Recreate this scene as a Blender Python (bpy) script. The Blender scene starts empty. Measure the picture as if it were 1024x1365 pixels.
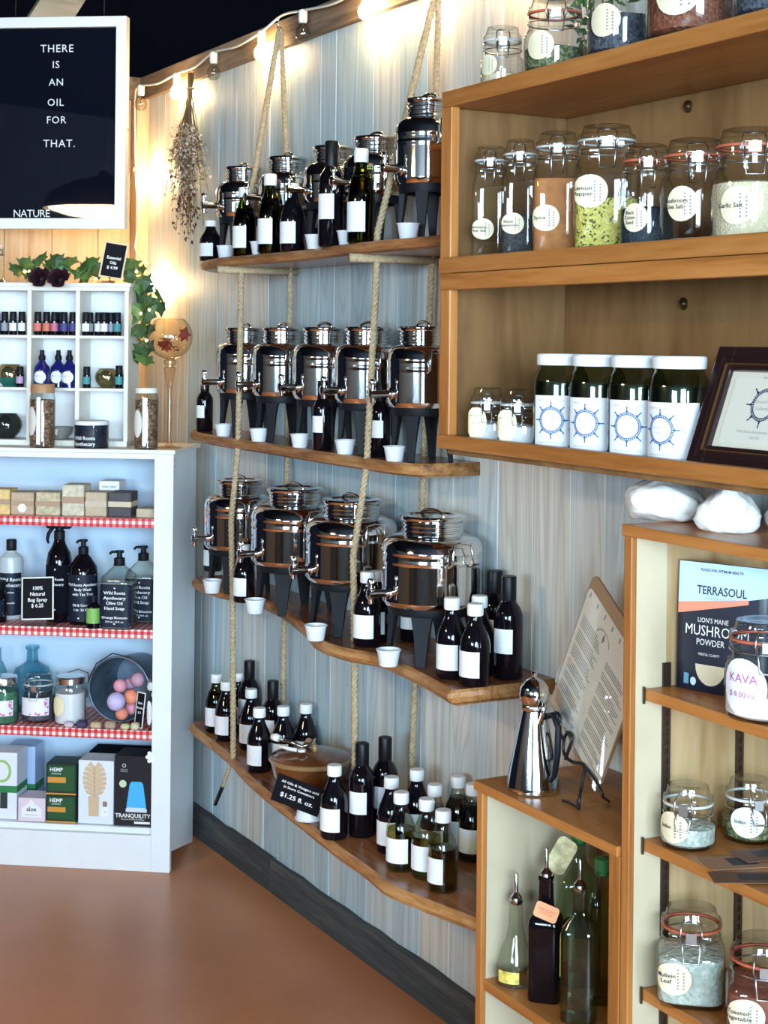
import bpy, math, random
from mathutils import Vector, Matrix
random.seed(7)
PI = math.pi
scn = bpy.context.scene
col = scn.collection

# ------------------------------------------------------------------ camera
FPX, PX0, PY0, ROLL, EYE = 2100.0, 512.0, 455.0, 0.0097, 1.55
EX = Vector((0.48306, -0.87559, 0)); EY = Vector((0.87559, 0.48306, 0))
CAM = Vector((5.1501, -1.8883, EYE))
RIGHT = Vector((EX.x, EY.x, 0)); FWD = Vector((EX.y, EY.y, 0)); UP = Vector((0, 0, 1))
cd = bpy.data.cameras.new('camera'); cam = bpy.data.objects.new('camera', cd); col.objects.link(cam)
cx = (RIGHT + UP * ROLL).normalized(); cz = -FWD; cy = cz.cross(cx)
cam.matrix_world = Matrix(((cx.x, cy.x, cz.x, CAM.x), (cx.y, cy.y, cz.y, CAM.y), (cx.z, cy.z, cz.z, CAM.z), (0, 0, 0, 1)))
cd.sensor_fit = 'VERTICAL'; cd.sensor_height = 36.0; cd.sensor_width = 27.0
cd.lens = FPX / 1365.0 * 36.0
cd.shift_y = -(682.5 - PY0) / 1365.0
cd.clip_start = 0.05
scn.camera = cam

# ------------------------------------------------------------------ light and exposure
scn.view_settings.view_transform = 'Standard'
scn.view_settings.look = 'None'
scn.view_settings.gamma = 1.0
scn.view_settings.use_curve_mapping = False
scn.view_settings.exposure = 1.0
scn.cycles.transparent_max_bounces = 32
scn.cycles.max_bounces = 10
scn.cycles.caustics_reflective = False
scn.cycles.caustics_refractive = False
scn.cycles.sample_clamp_indirect = 6.0
world = bpy.data.worlds.new('sky'); scn.world = world
world.use_nodes = True
world.node_tree.nodes['Background'].inputs['Color'].default_value = (0.62, 0.80, 1.0, 1)
world.node_tree.nodes['Background'].inputs['Strength'].default_value = 1.2

def area(name, loc, look, sx, sy, energy, color):
    l = bpy.data.lights.new(name, 'AREA'); l.shape = 'RECTANGLE'; l.size = sx; l.size_y = sy
    l.energy = energy; l.color = color
    o = bpy.data.objects.new(name, l); col.objects.link(o)
    o.location = loc
    o.rotation_euler = (Vector(look) - Vector(loc)).to_track_quat('-Z', 'Y').to_euler()
    return o
# daylight through the shopfront, its glass door and one side window: the tall cool bands that the steel dispensers mirror
DAY = (0.60, 0.82, 1.0)
area('window_shopfront_offscreen', (9.04, -3.2, 1.6), (0, -3.2, 1.6), 2.4, 2.5, 480, DAY)
area('window_door_offscreen', (9.04, -1.15, 1.2), (0, -1.15, 1.2), 0.9, 2.1, 110, DAY)
area('window_side_offscreen', (6.5, -5.54, 1.85), (6.5, 0, 1.7), 2.4, 1.0, 190, DAY)

# ------------------------------------------------------------------ pixel helpers (a pixel is a direction; the plane gives the distance)
def ray(px, py):
    a = (px - PX0) / FPX; b = -(py - PY0) / FPX
    return FWD + RIGHT * (a - ROLL * b) + UP * (b + ROLL * a)
def onZ(px, py, z):
    d = ray(px, py); return CAM + d * ((z - CAM.z) / d.z)
def onY(px, py, y):
    d = ray(px, py); return CAM + d * ((y - CAM.y) / d.y)
def onP(px, py, p0, n):
    d = ray(px, py); return CAM + d * ((Vector(p0) - CAM).dot(n) / d.dot(n))

# ------------------------------------------------------------------ mesh builder
class MB:
    def __init__(s): s.v = []; s.f = []; s.m = []; s.s = []
    def add(s, vs, fs, mi=0, smooth=False, M=None):
        o = len(s.v)
        s.v += [tuple(M @ Vector(p)) for p in vs] if M is not None else [tuple(p) for p in vs]
        for f in fs: s.f.append([o + i for i in f]); s.m.append(mi); s.s.append(smooth)
        return s
    def box(s, x0, x1, y0, y1, z0, z1, mi=0, M=None, ch=0.0):
        if ch <= 0:
            vs = [(x, y, z) for z in (z0, z1) for y in (y0, y1) for x in (x0, x1)]
            return s.add(vs, [(0, 2, 3, 1), (4, 5, 7, 6), (0, 1, 5, 4), (2, 6, 7, 3), (0, 4, 6, 2), (1, 3, 7, 5)], mi, False, M)
        vs = []; idx = {}
        for i, X in enumerate((x0, x1)):
            for j, Y in enumerate((y0, y1)):
                for k, Z in enumerate((z0, z1)):
                    sx, sy, sz = (1, -1)[i] * ch, (1, -1)[j] * ch, (1, -1)[k] * ch
                    for ax, p in enumerate(((X, Y + sy, Z + sz), (X + sx, Y, Z + sz), (X + sx, Y + sy, Z))):
                        idx[(i, j, k, ax)] = len(vs); vs.append(p)
        F = []
        for a in range(3):
            b, c = (a + 1) % 3, (a + 2) % 3
            for e in (0, 1):
                q = []
                for (p, r) in ((0, 0), (1, 0), (1, 1), (0, 1)):
                    t = [0, 0, 0]; t[a] = e; t[b] = p; t[c] = r; q.append(idx[(*t, a)])
                F.append(q if e else q[::-1])
            for p in (0, 1):
                for r in (0, 1):
                    t0 = [0, 0, 0]; t0[b] = p; t0[c] = r; t1 = list(t0); t1[a] = 1
                    q = [idx[(*t0, b)], idx[(*t1, b)], idx[(*t1, c)], idx[(*t0, c)]]
                    F.append(q if (p == r) == True else q[::-1])
        for i in (0, 1):
            for j in (0, 1):
                for k in (0, 1):
                    q = [idx[(i, j, k, a)] for a in range(3)]
                    F.append(q if (i + j + k) % 2 else q[::-1])
        return s.add(vs, F, mi, False, M)
    def lathe(s, prof, seg=24, mi=0, M=None, a0=0.0, a1=2 * PI, smooth=True, sq=None):
        full = abs(a1 - a0 - 2 * PI) < 1e-6
        runs = [[prof[0]]]
        for i in range(1, len(prof)):
            runs[-1].append(prof[i])
            if i < len(prof) - 1:
                p, q, r = prof[i - 1], prof[i], prof[i + 1]
                t1 = math.atan2(q[1] - p[1], q[0] - p[0]); t2 = math.atan2(r[1] - q[1], r[0] - q[0])
                d = abs((t2 - t1 + PI) % (2 * PI) - PI)
                if d > math.radians(38): runs.append([q])
        n = seg if full else seg + 1
        def rad(r, a):
            if not sq: return r
            e = sq; return r * (abs(math.cos(a)) ** e + abs(math.sin(a)) ** e) ** (-1.0 / e)
        for run in runs:
            vs = []; fs = []
            for (r, z) in run:
                for j in range(n):
                    a = a0 + (a1 - a0) * j / seg
                    R = rad(r, a)
                    vs.append((R * math.cos(a), R * math.sin(a), z))
            for i in range(len(run) - 1):
                for j in range(seg):
                    k = (j + 1) % n
                    q = [i * n + j, i * n + k, (i + 1) * n + k, (i + 1) * n + j]
                    if run[i][0] < 1e-6: q = [i * n + j, (i + 1) * n + k, (i + 1) * n + j]
                    elif run[i + 1][0] < 1e-6: q = [i * n + j, i * n + k, (i + 1) * n + j]
                    fs.append(q)
            s.add(vs, fs, mi, smooth, M)
        return s
    def tube(s, path, r, seg=8, closed=False, mi=0, M=None, cap=True):
        P = [Vector(p) for p in path]; n = len(P); R = r if hasattr(r, '__len__') else [r] * n
        vs = []; fs = []; up = None
        for i in range(n):
            t = (P[(i + 1) % n] - P[i - 1]) if closed or 0 < i < n - 1 else (P[1] - P[0] if i == 0 else P[-1] - P[-2])
            t.normalize()
            if up is None:
                up = Vector((0, 0, 1)) if abs(t.z) < .9 else Vector((1, 0, 0))
            up = (up - t * up.dot(t)).normalized(); b = t.cross(up)
            for j in range(seg):
                a = 2 * PI * j / seg
                vs.append(P[i] + (up * math.cos(a) + b * math.sin(a)) * R[i])
        for i in range(n if closed else n - 1):
            for j in range(seg):
                k = (j + 1) % seg; i2 = (i + 1) % n
                fs.append((i * seg + j, i * seg + k, i2 * seg + k, i2 * seg + j))
        if cap and not closed:
            fs.append(tuple(range(seg))[::-1]); fs.append(tuple((n - 1) * seg + j for j in range(seg)))
        return s.add(vs, fs, mi, True, M)
    def ball(s, c, r, seg=12, mi=0, sc=(1, 1, 1), M=None):
        vs = []; fs = []; h = seg // 2
        for i in range(h + 1):
            t = PI * i / h
            for j in range(seg):
                a = 2 * PI * j / seg
                vs.append((c[0] + r * sc[0] * math.sin(t) * math.cos(a), c[1] + r * sc[1] * math.sin(t) * math.sin(a), c[2] + r * sc[2] * math.cos(t)))
        for i in range(h):
            for j in range(seg):
                k = (j + 1) % seg
                fs.append((i * seg + j, (i + 1) * seg + j, (i + 1) * seg + k, i * seg + k))
        return s.add(vs, fs, mi, True, M)
    def prism(s, pts, z0, z1, mi=0, M=None):
        n = len(pts)
        vs = [(x, y, z0) for x, y in pts] + [(x, y, z1) for x, y in pts]
        fs = [tuple(range(n))[::-1], tuple(range(n, 2 * n))] + [(i, (i + 1) % n, n + (i + 1) % n, n + i) for i in range(n)]
        return s.add(vs, fs, mi, False, M)
    def mesh(s, name, mats):
        me = bpy.data.meshes.new(name); me.from_pydata(s.v, [], s.f)
        for m in (mats if isinstance(mats, (list, tuple)) else [mats]): me.materials.append(m)
        me.polygons.foreach_set('material_index', s.m); me.polygons.foreach_set('use_smooth', s.s)
        me.validate(); me.update()
        return me

def link(name, me, parent=None, loc=None, rz=0.0):
    o = bpy.data.objects.new(name, me); col.objects.link(o); o.parent = parent
    if loc is not None: o.location = loc
    if rz: o.rotation_euler = (0, 0, rz)
    return o
def part(name, mb, mats, parent, bevel=0, loc=None, label=None, rot=None):
    o = link(name, mb if isinstance(mb, bpy.types.Mesh) else mb.mesh(name, mats), parent, loc)
    if rot: o.rotation_euler = rot
    if bevel: bev(o, bevel)
    if label: o['label'] = label
    return o
def bev(o, w, seg=2):
    m = o.modifiers.new('bevel', 'BEVEL'); m.width = w; m.segments = seg; m.limit_method = 'ANGLE'; m.angle_limit = 0.7
    return o
def tag(o, label=None, cat=None, group=None, kind=None):
    if label: o['label'] = label
    if cat: o['category'] = cat
    if group: o['group'] = group
    if kind: o['kind'] = kind
    return o
def thing(name, label, cat, loc=(0, 0, 0), rz=0.0, group=None):
    o = link(name, None, None, loc, rz); o.empty_display_size = 0.05
    return tag(o, label, cat, group)
def struct(name, mb, mats, parent=None, bevel=0):
    o = link(name, mb.mesh(name, mats), parent)
    if bevel: bev(o, bevel)
    if parent is None: tag(o, kind='structure')
    return o
KIDS = {}
def copy_tree(root, loc, rz=None, label=None, group=None, scale=None):
    def rec(o, par):
        c = o.copy(); col.objects.link(c); c.parent = par
        for k in [x for x in bpy.data.objects if x.parent == o]: rec(k, c)
        return c
    # children are cached so that long loops stay quick
    if root.name not in KIDS:
        t = []
        for k in root.children: t.append((k, list(k.children)))
        KIDS[root.name] = t
    r = root.copy(); col.objects.link(r); r.location = loc
    if rz is not None: r.rotation_euler = (0, 0, rz)
    if scale: r.scale = scale
    if label: r['label'] = label
    if group: r['group'] = group
    for k, subs in KIDS[root.name]:
        c = k.copy(); col.objects.link(c); c.parent = r
        for q in subs:
            d = q.copy(); col.objects.link(d); d.parent = c
    return r
def XF(loc=(0, 0, 0), rx=0, ry=0, rz=0, s=1):
    return Matrix.Translation(loc) @ Matrix.Rotation(rz, 4, 'Z') @ Matrix.Rotation(ry, 4, 'Y') @ Matrix.Rotation(rx, 4, 'X') @ Matrix.Scale(s, 4)
TXT = {}
def text_mb(s, size, font_bold=False, align='CENTER', spacing=1.0, line=1.0):
    """flat lettering in the local XZ plane facing -Y, centred on the origin"""
    key = (s, size, font_bold, align, spacing, line)
    if key not in TXT:
        c = bpy.data.curves.new('lettering', 'FONT'); c.body = s; c.size = size; c.align_x = align; c.align_y = 'CENTER'
        c.resolution_u = 2; c.space_character = spacing; c.space_line = line
        c.offset = size * 0.018 if font_bold else 0.0
        o = bpy.data.objects.new('lettering', c); col.objects.link(o)
        bpy.context.view_layer.update()
        me = bpy.data.meshes.new_from_object(o)
        bpy.data.objects.remove(o); bpy.data.curves.remove(c)
        TXT[key] = ([(v.co.x, 0.0, v.co.y) for v in me.vertices], [tuple(p.vertices) for p in me.polygons])
        bpy.data.meshes.remove(me)
    mb = MB(); mb.add(*TXT[key]); return mb
def bend(mb, r, sq=None):
    """wrap flat geometry (XZ plane, facing -Y) onto an upright cylinder of radius r"""
    def k(a): return (abs(math.cos(a)) ** sq + abs(math.sin(a)) ** sq) ** (-1.0 / sq) if sq else 1.0
    mb.v = [((r * k(x / r) - y) * math.sin(x / r), -(r * k(x / r) - y) * math.cos(x / r), z) for x, y, z in mb.v]
    return mb
def shift(mb, dx=0, dy=0, dz=0, tilt=0):
    ct, st = math.cos(tilt), math.sin(tilt)
    mb.v = [(x * ct - z * st + dx, y + dy, x * st + z * ct + dz) for x, y, z in mb.v]
    return mb
def merge(*mbs):
    r = MB()
    for i, m in enumerate(mbs):
        o = len(r.v); r.v += m.v; r.f += [[o + k for k in f] for f in m.f]; r.m += m.m; r.s += m.s
    return r

# ------------------------------------------------------------------ materials
def new_mat(name):
    m = bpy.data.materials.new(name); m.use_nodes = True
    return m, m.node_tree.nodes, m.node_tree.links, m.node_tree.nodes['Principled BSDF']
def mat(name, c, rough=0.5, metal=0.0, spec=0.5, coat=0.0, emis=None, estr=0.0, noise=0.0, nscale=30.0, bump=0.0, sub=0.0):
    m, N, L, b = new_mat(name)
    b.inputs['Base Color'].default_value = (*c, 1); b.inputs['Roughness'].default_value = rough
    b.inputs['Metallic'].default_value = metal; b.inputs['Specular IOR Level'].default_value = spec
    b.inputs['Coat Weight'].default_value = coat
    if emis: b.inputs['Emission Color'].default_value = (*emis, 1); b.inputs['Emission Strength'].default_value = estr
    if noise or bump:
        tc = N.new('ShaderNodeTexCoord'); n = N.new('ShaderNodeTexNoise'); n.inputs['Scale'].default_value = nscale; n.inputs['Detail'].default_value = 5
        L.new(tc.outputs['Object'], n.inputs['Vector'])
        if noise:
            r = N.new('ShaderNodeValToRGB')
            r.color_ramp.elements[0].position = 0.3; r.color_ramp.elements[1].position = 0.7
            r.color_ramp.elements[0].color = (*[max(0, x * (1 - noise)) for x in c], 1); r.color_ramp.elements[1].color = (*[min(1, x * (1 + noise)) for x in c], 1)
            L.new(n.outputs['Fac'], r.inputs['Fac']); L.new(r.outputs['Color'], b.inputs['Base Color'])
        if bump:
            bp = N.new('ShaderNodeBump'); bp.inputs['Strength'].default_value = bump; bp.inputs['Distance'].default_value = 0.004
            L.new(n.outputs['Fac'], bp.inputs['Height']); L.new(bp.outputs['Normal'], b.inputs['Normal'])
    return m
def wood(name, cols, axis='X', scale=1.0, rough=0.5, stretch=14.0, bump=0.25, rings=0.5, spec=0.4):
    """streaky grain running along an object axis; every piece gets its own offset"""
    m, N, L, b = new_mat(name)
    tc = N.new('ShaderNodeTexCoord'); oi = N.new('ShaderNodeObjectInfo'); mp = N.new('ShaderNodeMapping')
    sc = {'X': (1, stretch, stretch), 'Y': (stretch, 1, stretch), 'Z': (stretch, stretch, 1)}[axis]
    mp.inputs['Scale'].default_value = [x * scale for x in sc]
    mul = N.new('ShaderNodeVectorMath'); mul.operation = 'SCALE'; mul.inputs[0].default_value = (37.0, 53.0, 29.0)
    L.new(oi.outputs['Random'], mul.inputs['Scale'])
    add = N.new('ShaderNodeVectorMath'); add.operation = 'ADD'
    L.new(tc.outputs['Object'], mp.inputs['Vector']); L.new(mp.outputs['Vector'], add.inputs[0]); L.new(mul.outputs['Vector'], add.inputs[1])
    n1 = N.new('ShaderNodeTexNoise'); n1.inputs['Scale'].default_value = 1.6; n1.inputs['Detail'].default_value = 6; n1.inputs['Distortion'].default_value = rings
    n2 = N.new('ShaderNodeTexNoise'); n2.inputs['Scale'].default_value = 9.0; n2.inputs['Detail'].default_value = 4
    L.new(add.outputs['Vector'], n1.inputs['Vector']); L.new(add.outputs['Vector'], n2.inputs['Vector'])
    mx = N.new('ShaderNodeMath'); mx.operation = 'MULTIPLY_ADD'; mx.inputs[1].default_value = 0.35; L.new(n2.outputs['Fac'], mx.inputs[0]); 
    m2 = N.new('ShaderNodeMath'); m2.operation = 'MULTIPLY'; m2.inputs[1].default_value = 0.75; L.new(n1.outputs['Fac'], m2.inputs[0]); L.new(m2.outputs[0], mx.inputs[2])
    rp = N.new('ShaderNodeValToRGB'); e = rp.color_ramp.elements
    n = len(cols); e[0].position = 0.36; e[0].color = (*cols[0], 1); e[1].position = 0.72; e[1].color = (*cols[-1], 1)
    for i in range(1, n - 1):
        q = e.new(0.36 + 0.36 * i / (n - 1)); q.color = (*cols[i], 1)
    L.new(mx.outputs[0], rp.inputs['Fac'])
    hv = N.new('ShaderNodeHueSaturation'); mr = N.new('ShaderNodeMapRange'); mr.inputs['To Min'].default_value = 0.88; mr.inputs['To Max'].default_value = 1.1
    L.new(oi.outputs['Random'], mr.inputs['Value']); L.new(mr.outputs['Result'], hv.inputs['Value']); L.new(rp.outputs['Color'], hv.inputs['Color'])
    L.new(hv.outputs['Color'], b.inputs['Base Color'])
    b.inputs['Roughness'].default_value = rough; b.inputs['Specular IOR Level'].default_value = spec
    if bump:
        bp = N.new('ShaderNodeBump'); bp.inputs['Strength'].default_value = bump; bp.inputs['Distance'].default_value = 0.002
        L.new(mx.outputs[0], bp.inputs['Height']); L.new(bp.outputs['Normal'], b.inputs['Normal'])
    return m
def glass(name, tint=(0.97, 0.985, 0.98), refl=1.0, rough=0.02, ior=1.45, edge=0.38):
    """thin-walled glass: clear with a tint, mirror-like at grazing angles"""
    m, N, L, b = new_mat(name); N.remove(b); out = N['Material Output']
    t = N.new('ShaderNodeBsdfTransparent'); t.inputs['Color'].default_value = (*tint, 1)
    g = N.new('ShaderNodeBsdfGlossy'); g.inputs['Roughness'].default_value = rough; g.inputs['Color'].default_value = (1, 1, 1, 1)
    ge = N.new('ShaderNodeNewGeometry'); dt = N.new('ShaderNodeVectorMath'); dt.operation = 'DOT_PRODUCT'
    L.new(ge.outputs['Normal'], dt.inputs[0]); L.new(ge.outputs['Incoming'], dt.inputs[1])
    ab = N.new('ShaderNodeMath'); ab.operation = 'ABSOLUTE'; L.new(dt.outputs['Value'], ab.inputs[0])
    iv = N.new('ShaderNodeMath'); iv.operation = 'SUBTRACT'; iv.inputs[0].default_value = 1.0; L.new(ab.outputs[0], iv.inputs[1])
    pw = N.new('ShaderNodeMath'); pw.operation = 'POWER'; pw.inputs[1].default_value = 5.0; L.new(iv.outputs[0], pw.inputs[0])
    f0 = ((ior - 1) / (ior + 1)) ** 2 * refl
    mu = N.new('ShaderNodeMath'); mu.operation = 'MULTIPLY_ADD'; mu.inputs[1].default_value = 0.7; mu.inputs[2].default_value = f0; mu.use_clamp = True
    L.new(pw.outputs[0], mu.inputs[0])
    p2 = N.new('ShaderNodeMath'); p2.operation = 'POWER'; p2.inputs[1].default_value = 2.6; L.new(iv.outputs[0], p2.inputs[0])
    cm = N.new('ShaderNodeMix'); cm.data_type = 'RGBA'; cm.inputs[6].default_value = (*tint, 1); cm.inputs[7].default_value = (*[x * edge for x in tint], 1)
    L.new(p2.outputs[0], cm.inputs[0]); L.new(cm.outputs[2], t.inputs['Color'])
    mx = N.new('ShaderNodeMixShader'); L.new(mu.outputs[0], mx.inputs[0]); L.new(t.outputs[0], mx.inputs[1]); L.new(g.outputs[0], mx.inputs[2])
    L.new(mx.outputs[0], out.inputs['Surface'])
    return m
def speckle(name, c1, c2, scale=180.0, rough=0.7, c3=None, bump=0.6):
    """loose dried contents: cells of two or three colours"""
    m, N, L, b = new_mat(name)
    tc = N.new('ShaderNodeTexCoord'); v = N.new('ShaderNodeTexVoronoi'); v.inputs['Scale'].default_value = scale
    L.new(tc.outputs['Object'], v.inputs['Vector'])
    rp = N.new('ShaderNodeValToRGB'); rp.color_ramp.interpolation = 'CONSTANT' if c3 else 'LINEAR'
    e = rp.color_ramp.elements; e[0].color = (*c1, 1); e[1].color = (*c2, 1)
    if c3: e[1].position = 0.45; q = e.new(0.8); q.color = (*c3, 1)
    sp = N.new('ShaderNodeSeparateColor'); L.new(v.outputs['Color'], sp.inputs[0]); L.new(sp.outputs[0], rp.inputs['Fac'])
    L.new(rp.outputs['Color'], b.inputs['Base Color']); b.inputs['Roughness'].default_value = rough
    bp = N.new('ShaderNodeBump'); bp.inputs['Strength'].default_value = bump; bp.inputs['Distance'].default_value = 0.003
    L.new(v.outputs['Distance'], bp.inputs['Height']); L.new(bp.outputs['Normal'], b.inputs['Normal'])
    return m
def gingham(name):
    m, N, L, b = new_mat(name)
    tc = N.new('ShaderNodeTexCoord'); sp = N.new('ShaderNodeSeparateXYZ'); L.new(tc.outputs['Object'], sp.inputs[0])
    def stripe(sock):
        a = N.new('ShaderNodeMath'); a.operation = 'MULTIPLY'; a.inputs[1].default_value = 1 / 0.0195; L.new(sock, a.inputs[0])
        f = N.new('ShaderNodeMath'); f.operation = 'FRACT'; L.new(a.outputs[0], f.inputs[0])
        g = N.new('ShaderNodeMath'); g.operation = 'LESS_THAN'; g.inputs[1].default_value = 0.5; L.new(f.outputs[0], g.inputs[0]); return g
    s1 = stripe(sp.outputs['X']); ad = N.new('ShaderNodeMath'); ad.operation = 'ADD'
    L.new(sp.outputs['Y'], ad.inputs[0]); L.new(sp.outputs['Z'], ad.inputs[1]); s2 = stripe(ad.outputs[0])
    t = N.new('ShaderNodeMath'); t.operation = 'ADD'; L.new(s1.outputs[0], t.inputs[0]); L.new(s2.outputs[0], t.inputs[1])
    h = N.new('ShaderNodeMath'); h.operation = 'MULTIPLY'; h.inputs[1].default_value = 0.5; L.new(t.outputs[0], h.inputs[0])
    rp = N.new('ShaderNodeValToRGB'); e = rp.color_ramp.elements; e[0].color = (0.88, 0.80, 0.72, 1); e[1].color = (0.55, 0.02, 0.03, 1)
    q = e.new(0.5); q.color = (0.72, 0.16, 0.16, 1); L.new(h.outputs[0], rp.inputs['Fac']); L.new(rp.outputs['Color'], b.inputs['Base Color'])
    b.inputs['Roughness'].default_value = 0.35
    return m

def plank_mat(name):
    """whitewashed boards: some cool blue-grey, some warm cream, thin darker growth rings"""
    m, N, L, b = new_mat(name)
    tc = N.new('ShaderNodeTexCoord'); oi = N.new('ShaderNodeObjectInfo')
    mul = N.new('ShaderNodeVectorMath'); mul.operation = 'SCALE'; mul.inputs[0].default_value = (3.7, 5.3, 29.0); L.new(oi.outputs['Random'], mul.inputs['Scale'])
    add = N.new('ShaderNodeVectorMath'); add.operation = 'ADD'; L.new(tc.outputs['Object'], add.inputs[0]); L.new(mul.outputs['Vector'], add.inputs[1])
    def mapped(sc):
        mp = N.new('ShaderNodeMapping'); mp.inputs['Scale'].default_value = sc; L.new(add.outputs['Vector'], mp.inputs['Vector']); return mp
    def noise(sc, scale, det, dist=0.0):
        n = N.new('ShaderNodeTexNoise'); n.inputs['Scale'].default_value = scale; n.inputs['Detail'].default_value = det; n.inputs['Distortion'].default_value = dist
        L.new(mapped(sc).outputs['Vector'], n.inputs['Vector']); return n
    patch = noise((5, 5, .8), 1.6, 4, .5); fine = noise((34, 34, 1.0), 1.5, 5)
    s1 = N.new('ShaderNodeMath'); s1.operation = 'MULTIPLY_ADD'; s1.inputs[1].default_value = .9; s1.inputs[2].default_value = -.42; L.new(oi.outputs['Random'], s1.inputs[0])
    s2 = N.new('ShaderNodeMath'); s2.operation = 'ADD'; L.new(patch.outputs['Fac'], s2.inputs[0]); L.new(s1.outputs[0], s2.inputs[1])
    rp = N.new('ShaderNodeValToRGB'); e = rp.color_ramp.elements
    e[0].position = .25; e[0].color = (.45, .57, .615, 1); e[1].position = .85; e[1].color = (.68, .635, .55, 1); q = e.new(.55); q.color = (.62, .66, .645, 1)
    L.new(s2.outputs[0], rp.inputs['Fac'])
    rn_ = noise((11, 11, .55), 1.0, 1.0, .3)
    r1 = N.new('ShaderNodeMath'); r1.operation = 'MULTIPLY'; r1.inputs[1].default_value = 95.0; L.new(rn_.outputs['Fac'], r1.inputs[0])
    r2 = N.new('ShaderNodeMath'); r2.operation = 'SINE'; L.new(r1.outputs[0], r2.inputs[0])
    r3 = N.new('ShaderNodeMath'); r3.operation = 'MULTIPLY_ADD'; r3.inputs[1].default_value = .5; r3.inputs[2].default_value = .5; L.new(r2.outputs[0], r3.inputs[0])
    pw = N.new('ShaderNodeMath'); pw.operation = 'POWER'; pw.inputs[1].default_value = 4.0; L.new(r3.outputs[0], pw.inputs[0])
    g = N.new('ShaderNodeMath'); g.operation = 'MULTIPLY_ADD'; g.inputs[1].default_value = -.17; g.inputs[2].default_value = 1.0; L.new(pw.outputs[0], g.inputs[0])
    f = N.new('ShaderNodeMapRange'); f.inputs['From Min'].default_value = .3; f.inputs['From Max'].default_value = .7; f.inputs['To Min'].default_value = .80; f.inputs['To Max'].default_value = 1.06; L.new(fine.outputs['Fac'], f.inputs['Value'])
    k = N.new('ShaderNodeMath'); k.operation = 'MULTIPLY'; L.new(g.outputs[0], k.inputs[0]); L.new(f.outputs[0], k.inputs[1])
    vm = N.new('ShaderNodeVectorMath'); vm.operation = 'SCALE'; L.new(rp.outputs['Color'], vm.inputs[0]); L.new(k.outputs[0], vm.inputs['Scale']); L.new(vm.outputs['Vector'], b.inputs['Base Color'])
    b.inputs['Roughness'].default_value = .55
    bp = N.new('ShaderNodeBump'); bp.inputs['Strength'].default_value = .25; bp.inputs['Distance'].default_value = .0015; L.new(k.outputs[0], bp.inputs['Height']); L.new(bp.outputs['Normal'], b.inputs['Normal'])
    return m
M = {}
M['plank'] = plank_mat('whitewashed_plank')
M['pine'] = wood('natural_pine', [(0.40, 0.24, 0.12), (0.56, 0.38, 0.22), (0.64, 0.47, 0.30)], 'Z', 0.8, 0.5, 14, 0.2)
M['trim'] = wood('grey_brown_trim', [(0.10, 0.065, 0.04), (0.20, 0.135, 0.085), (0.28, 0.20, 0.13)], 'X', 1.2, 0.7, 16, 0.4)
M['base'] = wood('charcoal_baseboard', [(0.018, 0.022, 0.025), (0.045, 0.05, 0.052), (0.09, 0.09, 0.085)], 'X', 1.0, 0.75, 18, 0.6)
M['oak'] = wood('honey_stained_wood', [(0.27, 0.092, 0.020), (0.41, 0.155, 0.037), (0.49, 0.212, 0.060)], 'X', 1.0, 0.38, 14, 0.2)
M['oakz'] = wood('honey_stained_wood_upright', [(0.27, 0.092, 0.020), (0.41, 0.155, 0.037), (0.49, 0.212, 0.060)], 'Z', 1.0, 0.38, 14, 0.2)
M['ply'] = wood('stained_plywood', [(0.12, 0.055, 0.018), (0.20, 0.10, 0.036), (0.25, 0.135, 0.052)], 'Z', 0.7, 0.5, 5, 0.1, 2.0)
M['rawpine'] = wood('raw_pine', [(0.36, 0.22, 0.09), (0.50, 0.34, 0.17), (0.56, 0.40, 0.21)], 'Z', 0.7, 0.55, 7, 0.15, 1.5)
M['cream'] = mat('cream_paint', (0.56, 0.47, 0.31), 0.55, noise=0.06, nscale=12)
M['live'] = wood('live_edge_slab', [(0.11, 0.036, 0.013), (0.25, 0.088, 0.030), (0.36, 0.145, 0.052)], 'X', 1.0, 0.25, 12, 0.15, 1.5, 0.5)
M['bark'] = wood('live_edge_rim', [(0.10, 0.035, 0.012), (0.36, 0.15, 0.045), (0.52, 0.28, 0.11)], 'X', 2.0, 0.5, 8, 0.7)
M['black'] = mat('matt_black', (0.006, 0.007, 0.012), 0.85, spec=0.05)
M['white_paint'] = mat('white_paint', (0.78, 0.80, 0.82), 0.4, noise=0.03, nscale=8)
M['blue_paint'] = mat('pale_blue_paint', (0.52, 0.66, 0.80), 0.5)
M['cream_white'] = mat('warm_white_paint', (0.78, 0.74, 0.66), 0.45)
M['steel'] = mat('polished_steel', (0.72, 0.72, 0.72), 0.06, 1.0)
M['steel_r'] = mat('brushed_steel', (0.66, 0.64, 0.61), 0.22, 1.0)
M['chrome'] = mat('chrome_wire', (0.75, 0.75, 0.75), 0.12, 1.0)
M['blackp'] = mat('black_plastic', (0.006, 0.008, 0.012), 0.5, spec=0.22)
M['iron'] = mat('black_iron', (0.010, 0.010, 0.011), 0.45)
M['dark_glass'] = mat('dark_amber_glass', (0.004, 0.003, 0.005), 0.05, spec=0.4)
M['dark_cap'] = mat('black_shrink_capsule', (0.005, 0.005, 0.007), 0.4, spec=0.22)
M['white_cap'] = mat('white_plastic_cap', (0.82, 0.84, 0.84), 0.45)
M['label'] = mat('white_paper_label', (0.80, 0.81, 0.83), 0.6, noise=0.04, nscale=60)
M['paper'] = mat('cream_paper', (0.80, 0.73, 0.60), 0.7)
M['ink'] = mat('black_ink', (0.03, 0.03, 0.035), 0.7)
M['greyink'] = mat('grey_ink', (0.22, 0.21, 0.21), 0.7)
M['white_ink'] = mat('white_print', (0.85, 0.85, 0.83), 0.6)
M['rope'] = mat('natural_rope', (0.42, 0.32, 0.19), 0.85, noise=0.25, nscale=120)
M['glass'] = glass('clear_glass', (0.955, 0.97, 0.965), 1.5)
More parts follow.
